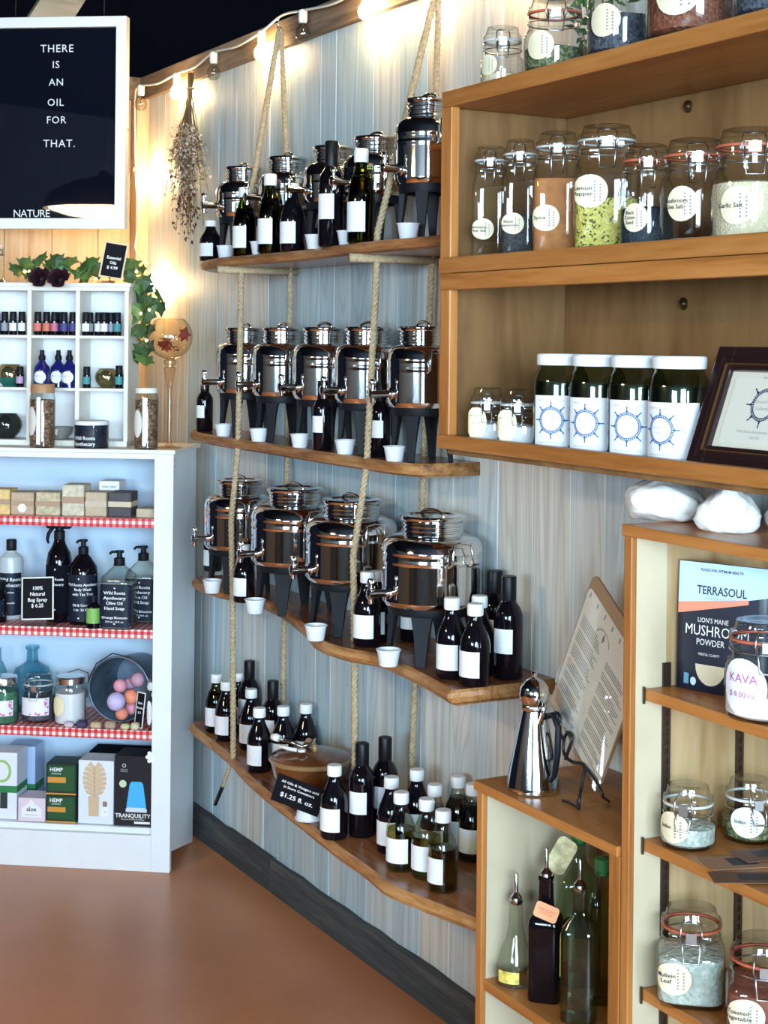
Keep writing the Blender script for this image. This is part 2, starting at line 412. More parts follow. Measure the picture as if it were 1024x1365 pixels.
M['pane'] = glass('flat_clear_cover', (0.985, 0.985, 0.98), 0.8, 0.03, edge=0.9)
M['frost'] = mat('frosted_plastic', (0.70, 0.73, 0.76), 0.35)
M['cord'] = mat('white_cord', (0.72, 0.68, 0.60), 0.5)
M['gasket'] = mat('orange_red_gasket', (0.45, 0.10, 0.05), 0.5)
M['gasketw'] = mat('clear_gasket', (0.55, 0.55, 0.52), 0.5)
M['gingham'] = gingham('red_gingham_oilcloth')
M['navy'] = mat('dark_navy_print', (0.008, 0.014, 0.030), 0.5, spec=0.25)
M['kraft'] = mat('kraft_card', (0.30, 0.17, 0.09), 0.7)
# ================================================================== the room
# floor
def floor_mat():
    m, N, L, b = new_mat('stained_concrete_floor')
    tc = N.new('ShaderNodeTexCoord'); n = N.new('ShaderNodeTexNoise'); n.inputs['Scale'].default_value = 1.3; n.inputs['Detail'].default_value = 8; n.inputs['Roughness'].default_value = 0.6
    n2 = N.new('ShaderNodeTexNoise'); n2.inputs['Scale'].default_value = 60; n2.inputs['Detail'].default_value = 3
    L.new(tc.outputs['Object'], n.inputs['Vector']); L.new(tc.outputs['Object'], n2.inputs['Vector'])
    rp = N.new('ShaderNodeValToRGB'); e = rp.color_ramp.elements; e[0].position = 0.3; e[0].color = (0.44, 0.168, 0.068, 1); e[1].position = 0.72; e[1].color = (0.60, 0.25, 0.112, 1)
    L.new(n.outputs['Fac'], rp.inputs['Fac']); L.new(rp.outputs['Color'], b.inputs['Base Color'])
    mr = N.new('ShaderNodeMapRange'); mr.inputs['To Min'].default_value = 0.28; mr.inputs['To Max'].default_value = 0.42
    L.new(n2.outputs['Fac'], mr.inputs['Value']); L.new(mr.outputs['Result'], b.inputs['Roughness'])
    b.inputs['Specular IOR Level'].default_value = 0.5
    return m
XMAX, YMIN, TOP = 9.0, -5.5, 2.445
struct('floor', MB().box(-3, XMAX + 2, YMIN - 2, 4, -0.1, 0.0), floor_mat())
struct('ceiling', MB().box(-4, XMAX + 0.1, YMIN - 0.1, 5, 3.15, 3.25), M['black'])

# whitewashed partition wall (plane y = 0) with separate planks
wr = MB().box(-0.12, XMAX, 0.018, 0.10, 0, TOP - 0.01)
wall_right = struct('wall_right', wr, M['black'])
x = 0.0; random.seed(3); plank_meshes = {}
while x < XMAX - 0.1:
    w = random.choice((0.088, 0.104, 0.118, 0.134))
    key = w
    if key not in plank_meshes:
        plank_meshes[key] = MB().box(0, w - 0.0015, -0.0, 0.018, 0.0, TOP - 0.005, ch=0.0012).mesh('plank', M['plank'])
    o = link('plank', plank_meshes[key], wall_right, (x, random.uniform(-0.0012, 0.0012), 0)); x += w
# baseboard: charcoal boards butted together, slightly wavy upper edge
random.seed(5)
bb = None
for i, (a, b_) in enumerate(((0.30, 1.13), (1.132, 2.35), (2.352, 2.617))):
    n = 14; pts = [(a, 0.0)] + [(b_, 0.0)] + [(b_ + (a - b_) * k / n, 0.092 + random.uniform(-0.003, 0.003)) for k in range(n + 1)]
    m_ = MB(); m_.v = []; 
    m_.prism(pts, 0, 0.019)
    m_.v = [(vx, -vz, vy) for vx, vy, vz in m_.v]
    m_.f = [f[::-1] for f in m_.f]
    if bb is None: bb = struct('baseboard_right', m_, M['base'], None, 0.0015)
    else: part('board', m_, M['base'], bb, 0.0015)
# top trim of the partition and the upright in the corner
t1 = MB().box(-0.02, 6.2, -0.020, 0.0, 2.368, TOP)
struct('trim_1', t1, M['trim'], None, 0.002)
t2 = MB().box(0.0, 0.055, -0.045, 0.0, 0, 2.368)
struct('trim_2', t2, M['pine'], None, 0.002)
# natural pine wall behind the corner cabinet (plane x = 0)
wall_back = struct('wall_back', MB().box(-0.10, -0.018, YMIN, 0.10, 0, TOP - 0.01), M['black'])
y = -0.045; pm = {}
while y > -0.95:
    w = random.choice((0.115, 0.14, 0.16))
    if w not in pm: pm[w] = MB().box(-0.018, 0.0, -w + 0.0015, 0, 0, TOP - 0.005, ch=0.0012).mesh('plank', M['pine'])
    link('plank', pm[w], wall_back, (random.uniform(-0.001, 0.001), y, 0)); y -= w
struct('trim_3', MB().box(-0.02, 0.02, -1.15, -0.0205, 2.368, TOP), M['trim'], None, 0.002)
# far side of the shop and the glazed sides: they only show in reflections
walls = mat('shop_wall_paint', (0.16, 0.155, 0.15), 0.7)
struct('wall_far', MB().box(-4, XMAX, 4.6, 4.7, 0, 3.15), M['black'])
struct('wall_end', MB().box(-4.0, -3.9, YMIN, 4.6, 0, 3.15), M['black'])
wf = MB()
for (y0, y1, z0, z1) in ((YMIN, 4.6, 2.9, 3.15), (YMIN, -4.4, 0, 2.9), (-4.4, -2.0, 0, 0.3), (-2.0, -1.6, 0, 2.9), (-1.6, -0.7, 2.25, 2.9), (-0.7, 4.6, 0, 2.9)): wf.box(XMAX, XMAX + .1, y0, y1, z0, z1)
struct('wall_front', wf, walls)
wl = MB()
wl.box(-4, XMAX, YMIN - .1, YMIN, 2.35, 3.15); wl.box(-4, XMAX, YMIN - .1, YMIN, 0, 1.35)
for a, b_ in ((-4, 5.3), (7.7, XMAX)): wl.box(a, b_, YMIN - .1, YMIN, 1.35, 2.35)
struct('wall_left', wl, walls)
wm = mat('window_frame_paint', (0.05, 0.05, 0.05), 0.5)
for nm, ax, p, a, b_, z0, z1, n in (('window_1', 'y', XMAX, -4.4, -2.0, 0.3, 2.9, 3), ('door_1', 'y', XMAX, -1.6, -0.7, 0.02, 2.25, 1), ('window_2', 'x', YMIN, 5.3, 7.7, 1.35, 2.35, 3)):
    m_ = MB()
    for k in range(n + 1):
        c = a + (b_ - a) * k / n
        if ax == 'y': m_.box(p - .02, p + .03, c - .04, c + .04, z0, z1)
        else: m_.box(c - .04, c + .04, p - .03, p + .02, z0, z1)
    for z in (z0, z1):
        if ax == 'y': m_.box(p - .02, p + .03, a, b_, z - .02, z + .06)
        else: m_.box(a, b_, p - .03, p + .02, z - .02, z + .06)
    struct(nm, m_, wm)
# unseen dark blocks added to keep the orange floor out of the steel reflections
ct = thing('added_dark_counter', 'unseen dark counter block added to darken the steel reflections', 'counter', (7.4, -2.7, 0))
part('body', MB().box(-.35, .35, -1.5, 0.9, 0, .90), mat('added_counter_dark', (.018, .014, .012), .5), ct, .004); part('worktop', MB().box(-.40, .40, -1.55, 0.95, .90, .94), mat('added_counter_top_dark', (.03, .022, .018), .35), ct, .004)
it = thing('added_dark_island', 'unseen long dark block added to hide the floor from the steel tanks', 'counter', (4.2, -3.4, 0))  # added dark island, so the tanks mirror less of the floor
part('body', MB().box(-.7, 2.0, -.45, .45, 0, .90), mat('added_island_dark', (.016, .013, .012), .55), it, .004); part('worktop', MB().box(-.73, 2.03, -.48, .48, .90, .935), mat('added_island_top_dark', (.03, .022, .018), .4), it, .004)
sv = thing('added_dark_shelving', 'unseen long dark block along the side wall, added for the steel tanks to mirror', 'shelf unit', (3.6, -5.2, 0))  # added by the side wall, out of view, to darken what the tanks mirror
part('carcass', MB().box(-0.8, 4.2, -.25, .25, 0, 1.18), mat('added_shelving_dark', (.015, .013, .012), .6), sv, .004); part('top', MB().box(-0.82, 4.22, -.27, .28, 1.18, 1.21), mat('added_shelving_top_dark', (.03, .024, .02), .45), sv, .003)
# roof brace rising above the corner
p_lo = onP(42, 60, (0.02, 0, 0), Vector((1, 0, 0))); p_hi = onP(125, -70, (0.02, 0, 0), Vector((1, 0, 0)))
d = (p_hi - p_lo).normalized(); p_lo = p_lo - d * ((p_lo.z - 2.40) / d.z); p_hi = p_lo + d * ((3.16 - p_lo.z) / d.z)
side = Vector((1, 0, 0)); wv = d.cross(side).normalized()
m_ = MB(); q = []
for p in (p_lo, p_hi):
    for s1, s2 in ((-1, -1), (1, -1), (1, 1), (-1, 1)): q.append(p + wv * 0.062 * s1 + side * (0.0 if s2 < 0 else 0.05))
m_.add(q, [(0, 3, 2, 1), (4, 5, 6, 7), (0, 1, 5, 4), (1, 2, 6, 5), (2, 3, 7, 6), (3, 0, 4, 7)])
tag(link('roof_brace', m_.mesh('roof_brace', wood('weathered_beam', [(0.22, 0.16, 0.10), (0.36, 0.28, 0.19), (0.45, 0.36, 0.26)], 'Y', 1, 0.7, 8))),
    'pale weathered timber brace slanting up above the framed letter board', 'beam')
# ================================================================== hanging live-edge shelves
def live_shelf(front, ztop, th, label, back=-0.002):
    """front: outline points (x, y) from left to right along the wavy edge"""
    pts = []
    n = len(front)
    for i in range(n - 1):                       # Catmull-Rom through the traced points
        p0, p1, p2, p3 = front[max(i - 1, 0)], front[i], front[i + 1], front[min(i + 2, n - 1)]
        for k in range(6):
            t = k / 6
            pts.append(tuple(0.5 * (2 * p1[c] + (p2[c] - p0[c]) * t + (2 * p0[c] - 5 * p1[c] + 4 * p2[c] - p3[c]) * t * t + (3 * p1[c] - p0[c] - 3 * p2[c] + p3[c]) * t ** 3) for c in (0, 1)))
    pts.append(front[-1])
    xl, xr = front[0][0], front[-1][0]
    loop = pts + [(xr, back), (xl, back)]
    k = len(loop); m = MB(); rng = random.Random(int(ztop * 1000))
    cxm = (xl + xr) / 2
    rows = []
    prof = ((-0.007, 0.0), (0.001, -0.006), (0.005, -th * .5), (-0.001, -th * .82), (-0.016, -th))
    for off, dz in prof:
        r = []
        for i, (px_, py_) in enumerate(loop):
            if i < len(pts): r.append((px_, py_ - off - rng.uniform(-.0012, .0012) * (off > -0.005), ztop + dz))
            else: r.append((px_, py_, ztop + dz))
        rows.append(r)
    vs = [p for r in rows for p in r]; fs = []; 
    m.add(vs, [tuple(range(k))], 0)                                   # top
    m.add([rows[-1][i] for i in range(k)], [tuple(range(k))[::-1]], 0)
    for a in range(len(rows) - 1):
        m.add([*rows[a], *rows[a + 1]], [(i, k + i, k + (i + 1) % k, (i + 1) % k) for i in range(k)], 1, True)
    me = m.mesh('live_edge_shelf', [M['live'], M['bark']])
    o = link('live_edge_shelf', me)
    tag(o, label, 'shelf', 'live-edge shelves hung on ropes')
    return o
S1, S2, S3, S4 = 1.772, 1.283, 0.857, 0.420        # upper faces
s1 = live_shelf([(0.86, -0.03), (0.88, -0.12), (1.0, -0.19), (1.2, -0.225), (1.45, -0.215), (1.7, -0.20), (1.9, -0.225), (2.1, -0.23), (2.3, -0.215), (2.48, -0.22)], S1, 0.026, 'thin dark live-edge shelf, topmost of the rope-hung shelves')
s2 = live_shelf([(0.78, -0.02), (0.78, -0.12), (0.9, -0.165), (1.1, -0.185), (1.4, -0.18), (1.7, -0.188), (1.9, -0.185), (2.08, -0.185), (2.16, -0.165), (2.18, -0.15)], S2, 0.030, 'live-edge wooden shelf hung on ropes, second one down, holding five steel dispensers')
s3 = live_shelf([(0.86, -0.02), (0.86, -0.14), (0.93, -0.166), (1.076, -0.166), (1.19, -0.125), (1.446, -0.145), (1.694, -0.198), (1.874, -0.25), (1.99, -0.247), (2.09, -0.212), (2.201, -0.215), (2.348, -0.232), (2.475, -0.255)], S3, 0.032, 'wavy live-edge shelf with wide steel dispensers and brown bottles')
s4 = live_shelf([(0.80, -0.02), (0.80, -0.115), (0.87, -0.146), (1.181, -0.175), (1.375, -0.209), (1.586, -0.233), (1.806, -0.251), (2.0, -0.268), (2.191, -0.278), (2.283, -0.288), (2.391, -0.267), (2.481, -0.245), (2.612, -0.21)], S4, 0.032, 'lowest live-edge shelf lined with capped bottles and a lidded bowl')

# twisted ropes that carry the shelves: one rope per side, front and back fall over a hook
def rope_mb(path, r=0.0080, pitch=0.036):
    P = [Vector(p) for p in path]; m = MB()
    L_ = 0; pts = [P[0]]
    for a, b in zip(P, P[1:]):
        n = max(1, int((b - a).length / 0.0065))
        for k in range(1, n + 1): pts.append(a.lerp(b, k / n))
    for s in range(3):
        q = []; dist = 0
        for i, p in enumerate(pts):
            t = (pts[min(i + 1, len(pts) - 1)] - pts[max(i - 1, 0)]).normalized()
            if i: dist += (p - pts[i - 1]).length
            u = t.cross(Vector((0, 1, 0))); u = u.normalized() if u.length > .1 else Vector((1, 0, 0)); w = t.cross(u)
            a = 2 * PI * (dist / pitch + s / 3)
            q.append(p + (u * math.cos(a) + w * math.sin(a)) * r * 0.56)
        m.tube(q, r * 0.6, 5)
    return m
def rope(xt, xb, hook, label):
    yf, yb = -0.175, -0.030
    t = thing('hanging_rope', label, 'rope', hook, group='ropes that carry the shelves')
    o = Vector(hook)
    f = [Vector(hook) + Vector((0, -0.012, 0)), Vector((xt, yf, S1 + 0.02)), Vector((xt, yf, S1 - 0.035)), Vector(((xt + xb) / 2, yf, S2 - .02)), Vector((xb + .016, yf - .020, S3 + .20)), Vector((xb + .004, yf - .008, S3 - .02)), Vector((xb, yf, S4 - 0.005))]
    b = [Vector(hook) + Vector((0.010, -0.012, -0.004)), Vector((xt + 0.004, yb, S1 + 0.02)), Vector((xb, yb, S4 - 0.005))]
    part('front_strand', rope_mb([p - o for p in f]), M['rope'], t)
    part('back_strand', rope_mb([p - o for p in b], 0.0072), M['rope'], t)
    hk = MB().tube([(0, -0.004, 0.045), (0, -0.014, 0.03), (0, -0.018, 0.012), (0.0, -0.014, -0.004), (0, -0.004, 0.0)], 0.0035, 6)
    part('hook', hk, M['chrome'], t)
    return t
hookL = onY(378, 38, -0.022); hookR = onY(588, -14, -0.022)
ropeL = rope(1.245, 1.222, tuple(hookL), 'twisted natural rope beside the bunch of dried flowers')
ropeR = rope(2.008, 1.928, tuple(hookR), 'twisted natural rope close to the honey-wood wall unit')
tl = onZ(306, 1022, S4 - 0.02); tip = onY(287, 1072, tl.y + 0.01)
part('loose_end', rope_mb([tl - hookL, onY(297, 1048, tl.y) - hookL], 0.0055), M['rope'], ropeL)
part('taped_tip', MB().tube([onY(297, 1048, tl.y) - hookL, tip - hookL], 0.0055, 8), M['blackp'], ropeL, label='black taped rope end')
for x_, zs in ((1.245, S1), (2.008, S1)):
    o = link('support_peg', MB().tube([(0, -0.245, 0), (0, -0.01, 0)], 0.010, 8).mesh('support_peg', M['rope']), s1, (x_, 0, zs - 0.034))

# ================================================================== honey-stained wall unit (upper)
UX0, UX1, UY = 2.495, 4.40, -0.30
unit = thing('wall_shelf_unit', 'honey-stained open wall shelf unit with spice jars, fixed to plank wall', 'shelf unit', (UX0, 0, 1.33))
def ub(name, x0, x1, y0, y1, z0, z1, m, bevel=0.0025):
    return part(name, MB().box(x0 - UX0, x1 - UX0, y0, y1, z0 - 1.33, z1 - 1.33), M[m], unit, bevel)
ub('top_board', UX0, UX1, UY, 0.0, 2.008, 2.040, 'oak')
ub('stile', UX0, UX0 + 0.038, UY, UY + 0.020, 1.368, 2.008, 'oakz')
ub('stile', UX1 - 0.038, UX1, UY, UY + 0.020, 1.368, 2.008, 'oakz')
ub('side_panel', UX0 + 0.002, UX0 + 0.020, UY + 0.020, -0.012, 1.330, 2.008, 'ply')
ub('side_panel', UX1 - 0.020, UX1 - 0.002, UY + 0.020, -0.012, 1.330, 2.008, 'ply')
ub('rail', UX0 + 0.001, UX1, UY - 0.004, UY + 0.016, 1.6835, 1.7145, 'oak')
ub('rail', UX0 + 0.010, UX1, UY - 0.006, UY + 0.016, 1.651, 1.6825, 'oak')
ub('shelf_board', UX0 + 0.02, UX1 - 0.02, UY + 0.016, -0.012, 1.672, 1.692, 'ply')
ub('rail', UX0, UX1, UY - 0.004, UY + 0.016, 1.342, 1.369, 'oak')
ub('bottom_board', UX0 + 0.02, UX1 - 0.02, UY + 0.016, -0.012, 1.330, 1.350, 'ply')
ub('back_panel', UX0 + 0.002, UX1 - 0.002, -0.012, -0.001, 1.330, 2.008, 'ply')
for px_, py_ in ((918, 142), (912, 405)):
    p = onY(px_, py_, -0.012) - Vector((UX0, 0, 1.33))
    part('bolt', MB().lathe([(0.012, 0), (0.012, 0.003), (0.007, 0.004), (0.006, 0.008), (0, 0.009)], 12, M=XF(p, rx=PI / 2)), mat('aged_brass', (0.25, 0.18, 0.10), 0.35, 1.0), unit)
UMID, ULOW, UTOP = 1.692, 1.350, 2.040

# ================================================================== tall shelf cabinet (nearest) and low open cubby beside it
TX0, TX1, TY = 3.063, 4.30, -0.28
tall = thing('tall_shelf_cabinet', 'tall open cabinet with metal shelf tracks, white quartz rocks on top', 'cabinet', (TX0, 0, 0))
def tb(name, x0, x1, y0, y1, z0, z1, m, bevel=0.002, par=tall, ox=TX0):
    return part(name, MB().box(x0 - ox, x1 - ox, y0, y1, z0, z1), M[m] if isinstance(m, str) else m, par, bevel)
tb('edge_strip', TX0, TX0 + 0.020, TY, TY + 0.012, 0, 1.233, 'oakz')
tb('side_panel', TX0, TX0 + 0.019, TY + 0.012, -0.205, 0, 1.233, 'cream', 0)
tb('side_panel', TX0, TX0 + 0.019, -0.205, -0.002, 0, 1.233, 'rawpine', 0)
tb('side_panel', TX1 - 0.019, TX1, TY, -0.002, 0, 1.233, 'rawpine', 0)
tb('top_board', TX0 - 0.002, TX1, TY - 0.004, -0.002, 1.233, 1.252, 'oak')
tb('back_panel', TX0 + 0.019, TX1 - 0.019, -0.010, -0.002, 0.0, 1.233, 'rawpine', 0)
TA, TB, TC = 0.981, 0.733, 0.487
for z in (TA, TB, TC): tb('shelf_board', TX0 + 0.022, TX1 - 0.021, -0.252, -0.012, z - 0.019, z, 'oak')
trk = mat('bronze_shelf_track', (0.09, 0.06, 0.045), 0.4, 0.8)
for yy in (-0.205, -0.045):
    m_ = MB().box(0.019, 0.023, yy - 0.008, yy - 0.003, 0.02, 1.02).box(0.019, 0.023, yy + 0.003, yy + 0.008, 0.02, 1.02).box(0.0192, 0.0205, yy - 0.003, yy + 0.003, 0.02, 1.02)
    for k in range(62): m_.box(0.0205, 0.0225, yy - 0.003, yy + 0.003, 0.03 + k * 0.016, 0.036 + k * 0.016)
    part('shelf_track', m_, trk, tall)
for z in (TA, TB, TC):
    part('shelf_clip', MB().box(0.0235, 0.026, -0.2560, -0.2525, z - 0.024, z + 0.004), trk, tall)

LX0, LX1, LY, LTOP = 2.618, 3.060, -0.28, 0.718
low = thing('low_cubby', 'low open cubby with honey-wood top beside tall cabinet', 'cabinet', (LX0, 0, 0))
def lb(*a, **k): return tb(*a, par=low, ox=LX0, **k)
lb('top_board', LX0 - 0.004, LX1, LY - 0.006, -0.002, LTOP - 0.018, LTOP, 'oak')
lb('edge_strip', LX0, LX0 + 0.019, LY, LY + 0.012, 0, LTOP - 0.018, 'oakz')
lb('side_panel', LX0, LX0 + 0.018, LY + 0.012, -0.002, 0, LTOP - 0.018, 'cream', bevel=0)
lb('stile', LX1 - 0.030, LX1, LY, LY + 0.019, 0, LTOP - 0.018, 'oakz')
lb('side_panel', LX1 - 0.018, LX1, LY + 0.019, -0.002, 0, LTOP - 0.018, 'cream', bevel=0)
LSH = 0.345
lb('back_panel', LX0 + 0.018, LX1 - 0.018, -0.010, -0.003, 0.0, LTOP - 0.018, 'ply', bevel=0)  # dark ply back, added to make the inside of the cubby dark
lb('shelf_board', LX0 + 0.018, LX1 - 0.018, LY + 0.006, -0.011, LSH - 0.020, LSH, 'oak')
lb('bottom_board', LX0 + 0.018, LX1 - 0.018, LY + 0.006, -0.011, 0.06, 0.08, 'oak')

# ================================================================== white corner cabinet, set across the corner
CU = Vector((0.58153, 0.81352, 0)); CN = Vector((0.81352, -0.58153, 0)); CP = Vector((0.8524, -0.2115, 0))
CRZ = math.atan2(CU.y, CU.x)                    # local x runs along the front, local -y faces the room
CW, CD_, CH = 0.96, 0.345, 1.228
def cabw(u, dep, z): return CP + CU * u - CN * dep + UP * z
def onC(px, py, dep):                           # pixel -> (u, dep, z) in the plane DEP behind the cabinet front
    p = onP(px, py, CP - CN * dep, CN); return Vector(((p - CP).dot(CU), dep, p.z))
cabinet = thing('corner_cabinet', 'white painted open corner cabinet with red gingham shelf edges', 'cabinet', CP, CRZ)
def cb(name, u0, u1, d0, d1, z0, z1, m, bevel=0.002):
    return part(name, MB().box(u0, u1, d0, d1, z0, z1), M[m], cabinet, bevel)
cb('stile', -0.057, 0.0, 0.0, 0.020, 0.0, CH - 0.012, 'white_paint')
cb('stile', -CW, -CW + 0.057, 0.0, 0.020, 0.0, CH - 0.012, 'white_paint')
cb('rail', -CW + 0.057, -0.057, 0.001, 0.020, CH - 0.028, CH - 0.012, 'white_paint')
cb('rail', -CW + 0.057, -0.057, 0.001, 0.020, 0.0, 0.105, 'white_paint')
# sides with the foot cut away towards the back
for u0 in (-0.022, -CW + 0.004):
    m_ = MB().prism([(0.020, 0.055), (0.020, CH - 0.012), (0.300, CH - 0.012), (0.300, 0.0), (0.285, 0.0)], 0, 0.018)
    m_.v = [(u0 + vz, vx, vy) for vx, vy, vz in m_.v]
    part('side_panel', m_, M['white_paint'], cabinet, 0.001)
cb('top_board', -CW - 0.004, 0.006, -0.006, 0.315, CH - 0.012, CH, 'cream_white')
cb('back_panel', -CW + 0.022, -0.022, 0.292, 0.300, 0.06, CH - 0.012, 'blue_paint', 0)
CS = {'a': 1.024, 'b': 0.700, 'c': 0.405, 'd': 0.122}
for k, z in CS.items():
    cb('shelf_board', -CW + 0.022, -0.022, 0.021, 0.291, z - 0.018, z - 0.0008, 'white_paint', 0)
    if k != 'd':
        part('shelf_liner', MB().box(-CW + 0.024, -0.024, 0.019, 0.290, z - 0.0008, z + 0.0004).box(-CW + 0.0575, -0.0575, 0.016, 0.0185, z - 0.026, z + 0.0004), M['gingham'], cabinet, label='red and white gingham oilcloth')
hin = MB().lathe([(0.0, 0.0), (0.011, 0.0), (0.011, 0.003), (0, 0.004)], 12, M=XF((-0.056, -0.0002, 0.335), rx=PI / 2))
for a in range(5):
    hin.lathe([(0.0, 0.0), (0.006, 0.0), (0.006, 0.003), (0, 0.0035)], 10, M=XF((-0.056 - 0.012 * math.cos(a * 1.0 - 2.0 + PI * 0), -0.0002, 0.335 + 0.013 * math.sin(a * 1.0 - 2.0)), rx=PI / 2))
part('hinge', hin, M['white_cap'], cabinet, label='small white ornamental hinge')
for z in (1.198, 1.178):
    part('screw', MB().box(0.0002 - 0.004, 0.001 - 0.004, 0.022, 0.034, z - 0.002, z + 0.002), M['black'], cabinet)
# ================================================================== steel oil dispensers
def make_dispenser(R, straight, legs, label, group, nr=0.62):
    t = thing('oil_dispenser', label, 'dispenser', (0, 0, 0), 0, group)
    z0 = legs; z1 = z0 + 0.012 + straight
    rn = R * nr
    prof = [(0, z0), (R * .93, z0), (R, z0 + .010), (R, z0 + .012), (R, z0 + .014), (R, z0 + .016), (R, z1 - .034), (R, z1 - .032), (R, z1 - .030), (R * 1.012, z1 - .026), (R * 1.012, z1 - .023), (R, z1 - .019), (R, z1 - .017), (R, z1 - .012), (R, z1 - .010), (R * 1.012, z1 - .006), (R * 1.012, z1 - .003), (R, z1)]
    for k in range(1, 7):
        a = k / 6 * PI / 2
        prof.append((rn + (R - rn) * math.cos(a) ** 0.9 if k < 6 else rn, z1 + .030 * math.sin(a)))
    zn = z1 + .030
    part('tank', MB().lathe(prof, 48), M['steel'], t)
    nk = [(rn, zn)]
    for k in range(3):
        b = zn + .004 + k * .009
        nk += [(rn, b), (rn * 1.045, b + .002), (rn * 1.045, b + .005), (rn, b + .007)]
    nk += [(rn, zn + .032)]
    part('neck', MB().lathe(nk, 40), M['steel'], t)
    zl = zn + .031
    lid = MB().lathe([(rn * 1.0, zl), (rn * 1.10, zl), (rn * 1.13, zl + .003), (rn * 1.13, zl + .007), (rn * 1.08, zl + .010), (rn * .80, zl + .011), (rn * .72, zl + .008), (rn * .4, zl + .009), (0, zl + .010)], 40)
    ld = part('lid', lid, M['steel'], t)
    part('lid_handle', MB().tube([(-rn * .75, 0, zl + .009), (-rn * .6, 0, zl + .016), (-rn * .3, 0, zl + .020), (0, 0, zl + .021), (rn * .3, 0, zl + .020), (rn * .6, 0, zl + .016), (rn * .75, 0, zl + .009)], .0038, 8), M['steel_r'], ld)
    for s in (-1, 1):                                    # two bail handles on the shoulders
        xh = s * (R + .001); h = .045
        q = [(xh * .985, -.026, z1 - .030), (xh + s * .012, -.026, z1 - .026), (xh + s * .013, -.025, z1 - .010), (xh + s * .010, -.022, z1 + h * .42), (xh + s * .008, 0.0, z1 + h * .50), (xh + s * .010, .022, z1 + h * .42), (xh + s * .013, .025, z1 - .010), (xh + s * .012, .026, z1 - .026), (xh * .985, .026, z1 - .030)]
        part('carry_handle', MB().tube(q, .0030, 6), M['chrome'], t)
    zs = z0 + .030                                       # spigot, facing the room (-y)
    sp = MB().lathe([(.014, 0), (.014, .004), (.0085, .005), (.0085, .034), (.011, .035), (.011, .050), (.008, .052), (0, .052)], 16, M=XF((0, -R * .985, zs), rx=PI / 2))
    sp.lathe([(0, -.020), (.0055, -.020), (.0065, -.006), (.0085, 0.0), (.0085, .010), (.006, .012), (0, .012)], 14, M=XF((0, -R - .042, zs)))
    so = part('spigot', sp, M['chrome'], t)
    part('tap_lever', MB().lathe([(.0035, .010), (.0035, .020), (.0080, .023), (.0085, .028), (.006, .033), (0, .034)], 12, M=XF((0, -R - .042, zs))), M['chrome'], so)
    rt = R * 0.86                                        # black plastic stand: apron ring and four tapering legs
    st = MB().lathe([(rt * .80, legs - .018), (rt, legs - .018), (rt * 1.02, legs - .012), (rt * 1.02, legs + .001), (rt * .80, legs + .001), (rt * .80, legs - .018)], 32)
    stand = part('stand', st, M['blackp'], t)
    for k in range(4):
        a = PI / 4 + k * PI / 2; m = MB(); w = R * .17
        ring = []
        for (rr, z, hw, th) in ((rt * 1.06, 0, w * .55, .006), (rt * 1.0, legs * .55, w * .9, .010), (rt * .97, legs - .004, w * 1.35, .014)):
            ring.append([(rr + th * e1, hw * e2, z) for e1, e2 in ((0, -1), (0, 1), (-1.2, 1), (-1.2, -1))])
        vs = [p for r in ring for p in r]
        fs = [(0, 3, 2, 1), (8, 9, 10, 11)] + [(4 * i + j, 4 * i + (j + 1) % 4, 4 * i + 4 + (j + 1) % 4, 4 * i + 4 + j) for i in range(2) for j in range(4)]
        m.add(vs, fs, 0, False, Matrix.Rotation(a, 4, 'Z'))
        part('leg', m, M['blackp'], t, 0.0012)
    return t
big = make_dispenser(0.111, 0.110, 0.122, 'wide stainless oil dispenser on black stand, on the shelf with brown bottles', 'wide steel dispensers on the third shelf', 0.585)
small = make_dispenser(0.080, 0.098, 0.120, 'narrow stainless oil dispenser on black stand, on the second shelf down', 'steel dispensers on the second shelf')
squat = make_dispenser(0.075, 0.058, 0.120, 'squat stainless oil dispenser on black stand, on the topmost shelf', 'squat steel dispensers on the topmost shelf')
def disp(root, px, py, Y, z, rz=0, label=None, group=None, first=False, scale=None):
    p = onY(px, py, Y); loc = (p.x, Y, z)
    if first:
        root.location = loc; root.rotation_euler = (0, 0, rz); return root
    return copy_tree(root, loc, rz, label, group, scale)
ORD = ('first', 'second', 'third', 'fourth', 'fifth', 'sixth', 'seventh', 'eighth', 'ninth', 'tenth')
L1 = 'stainless oil dispenser among wine-style bottles on the topmost shelf'; G1 = 'steel dispensers on the topmost shelf'
for i, (px, py) in enumerate(((324, 240), (383, 222), (445, 210), (501, 195), (571, 160))):
    if i == 4: disp(small, px, py, -0.105, S1, 0.05, 'tall stainless dispenser on topmost shelf, touching the honey-wood unit', G1, False, (.93, .93, 1.06))
    elif i: disp(squat, px, py, -0.105, S1, random.uniform(-.1, .1), ORD[i] + ' squat stainless dispenser from the dried flowers on the topmost shelf')
disp(squat, 324, 240, -0.105, S1, 0, first=True)
for i, (px, py) in enumerate(((327, 445), (377, 443), (433, 441), (491, 440), (564, 438))):
    if i: disp(small, px, py, -0.098, S2, random.uniform(-.1, .1), ORD[i] + ' stainless dispenser from the corner cabinet on the second hanging shelf')
disp(small, 327, 445, -0.098, S2, 0, first=True)
for i, (px, py) in enumerate(((320, 640), (393, 655), (469, 672), (577, 692))):
    if i: disp(big, px, py, -0.128, S3, random.uniform(-.06, .06), (0, 'wide stainless dispenser between the two ropes, second from the cabinet', 'wide stainless dispenser whose side the second rope crosses, third shelf', 'wide stainless dispenser next to a trio of capped dark bottles')[i])
disp(big, 320, 640, -0.122, S3, 0, first=True); big.scale = (.88, .88, .97)
big['label'] = 'wide stainless dispenser crossed by rope, closest to the corner cabinet, third shelf'
small['label'] = 'first stainless dispenser from the corner cabinet on the second hanging shelf'
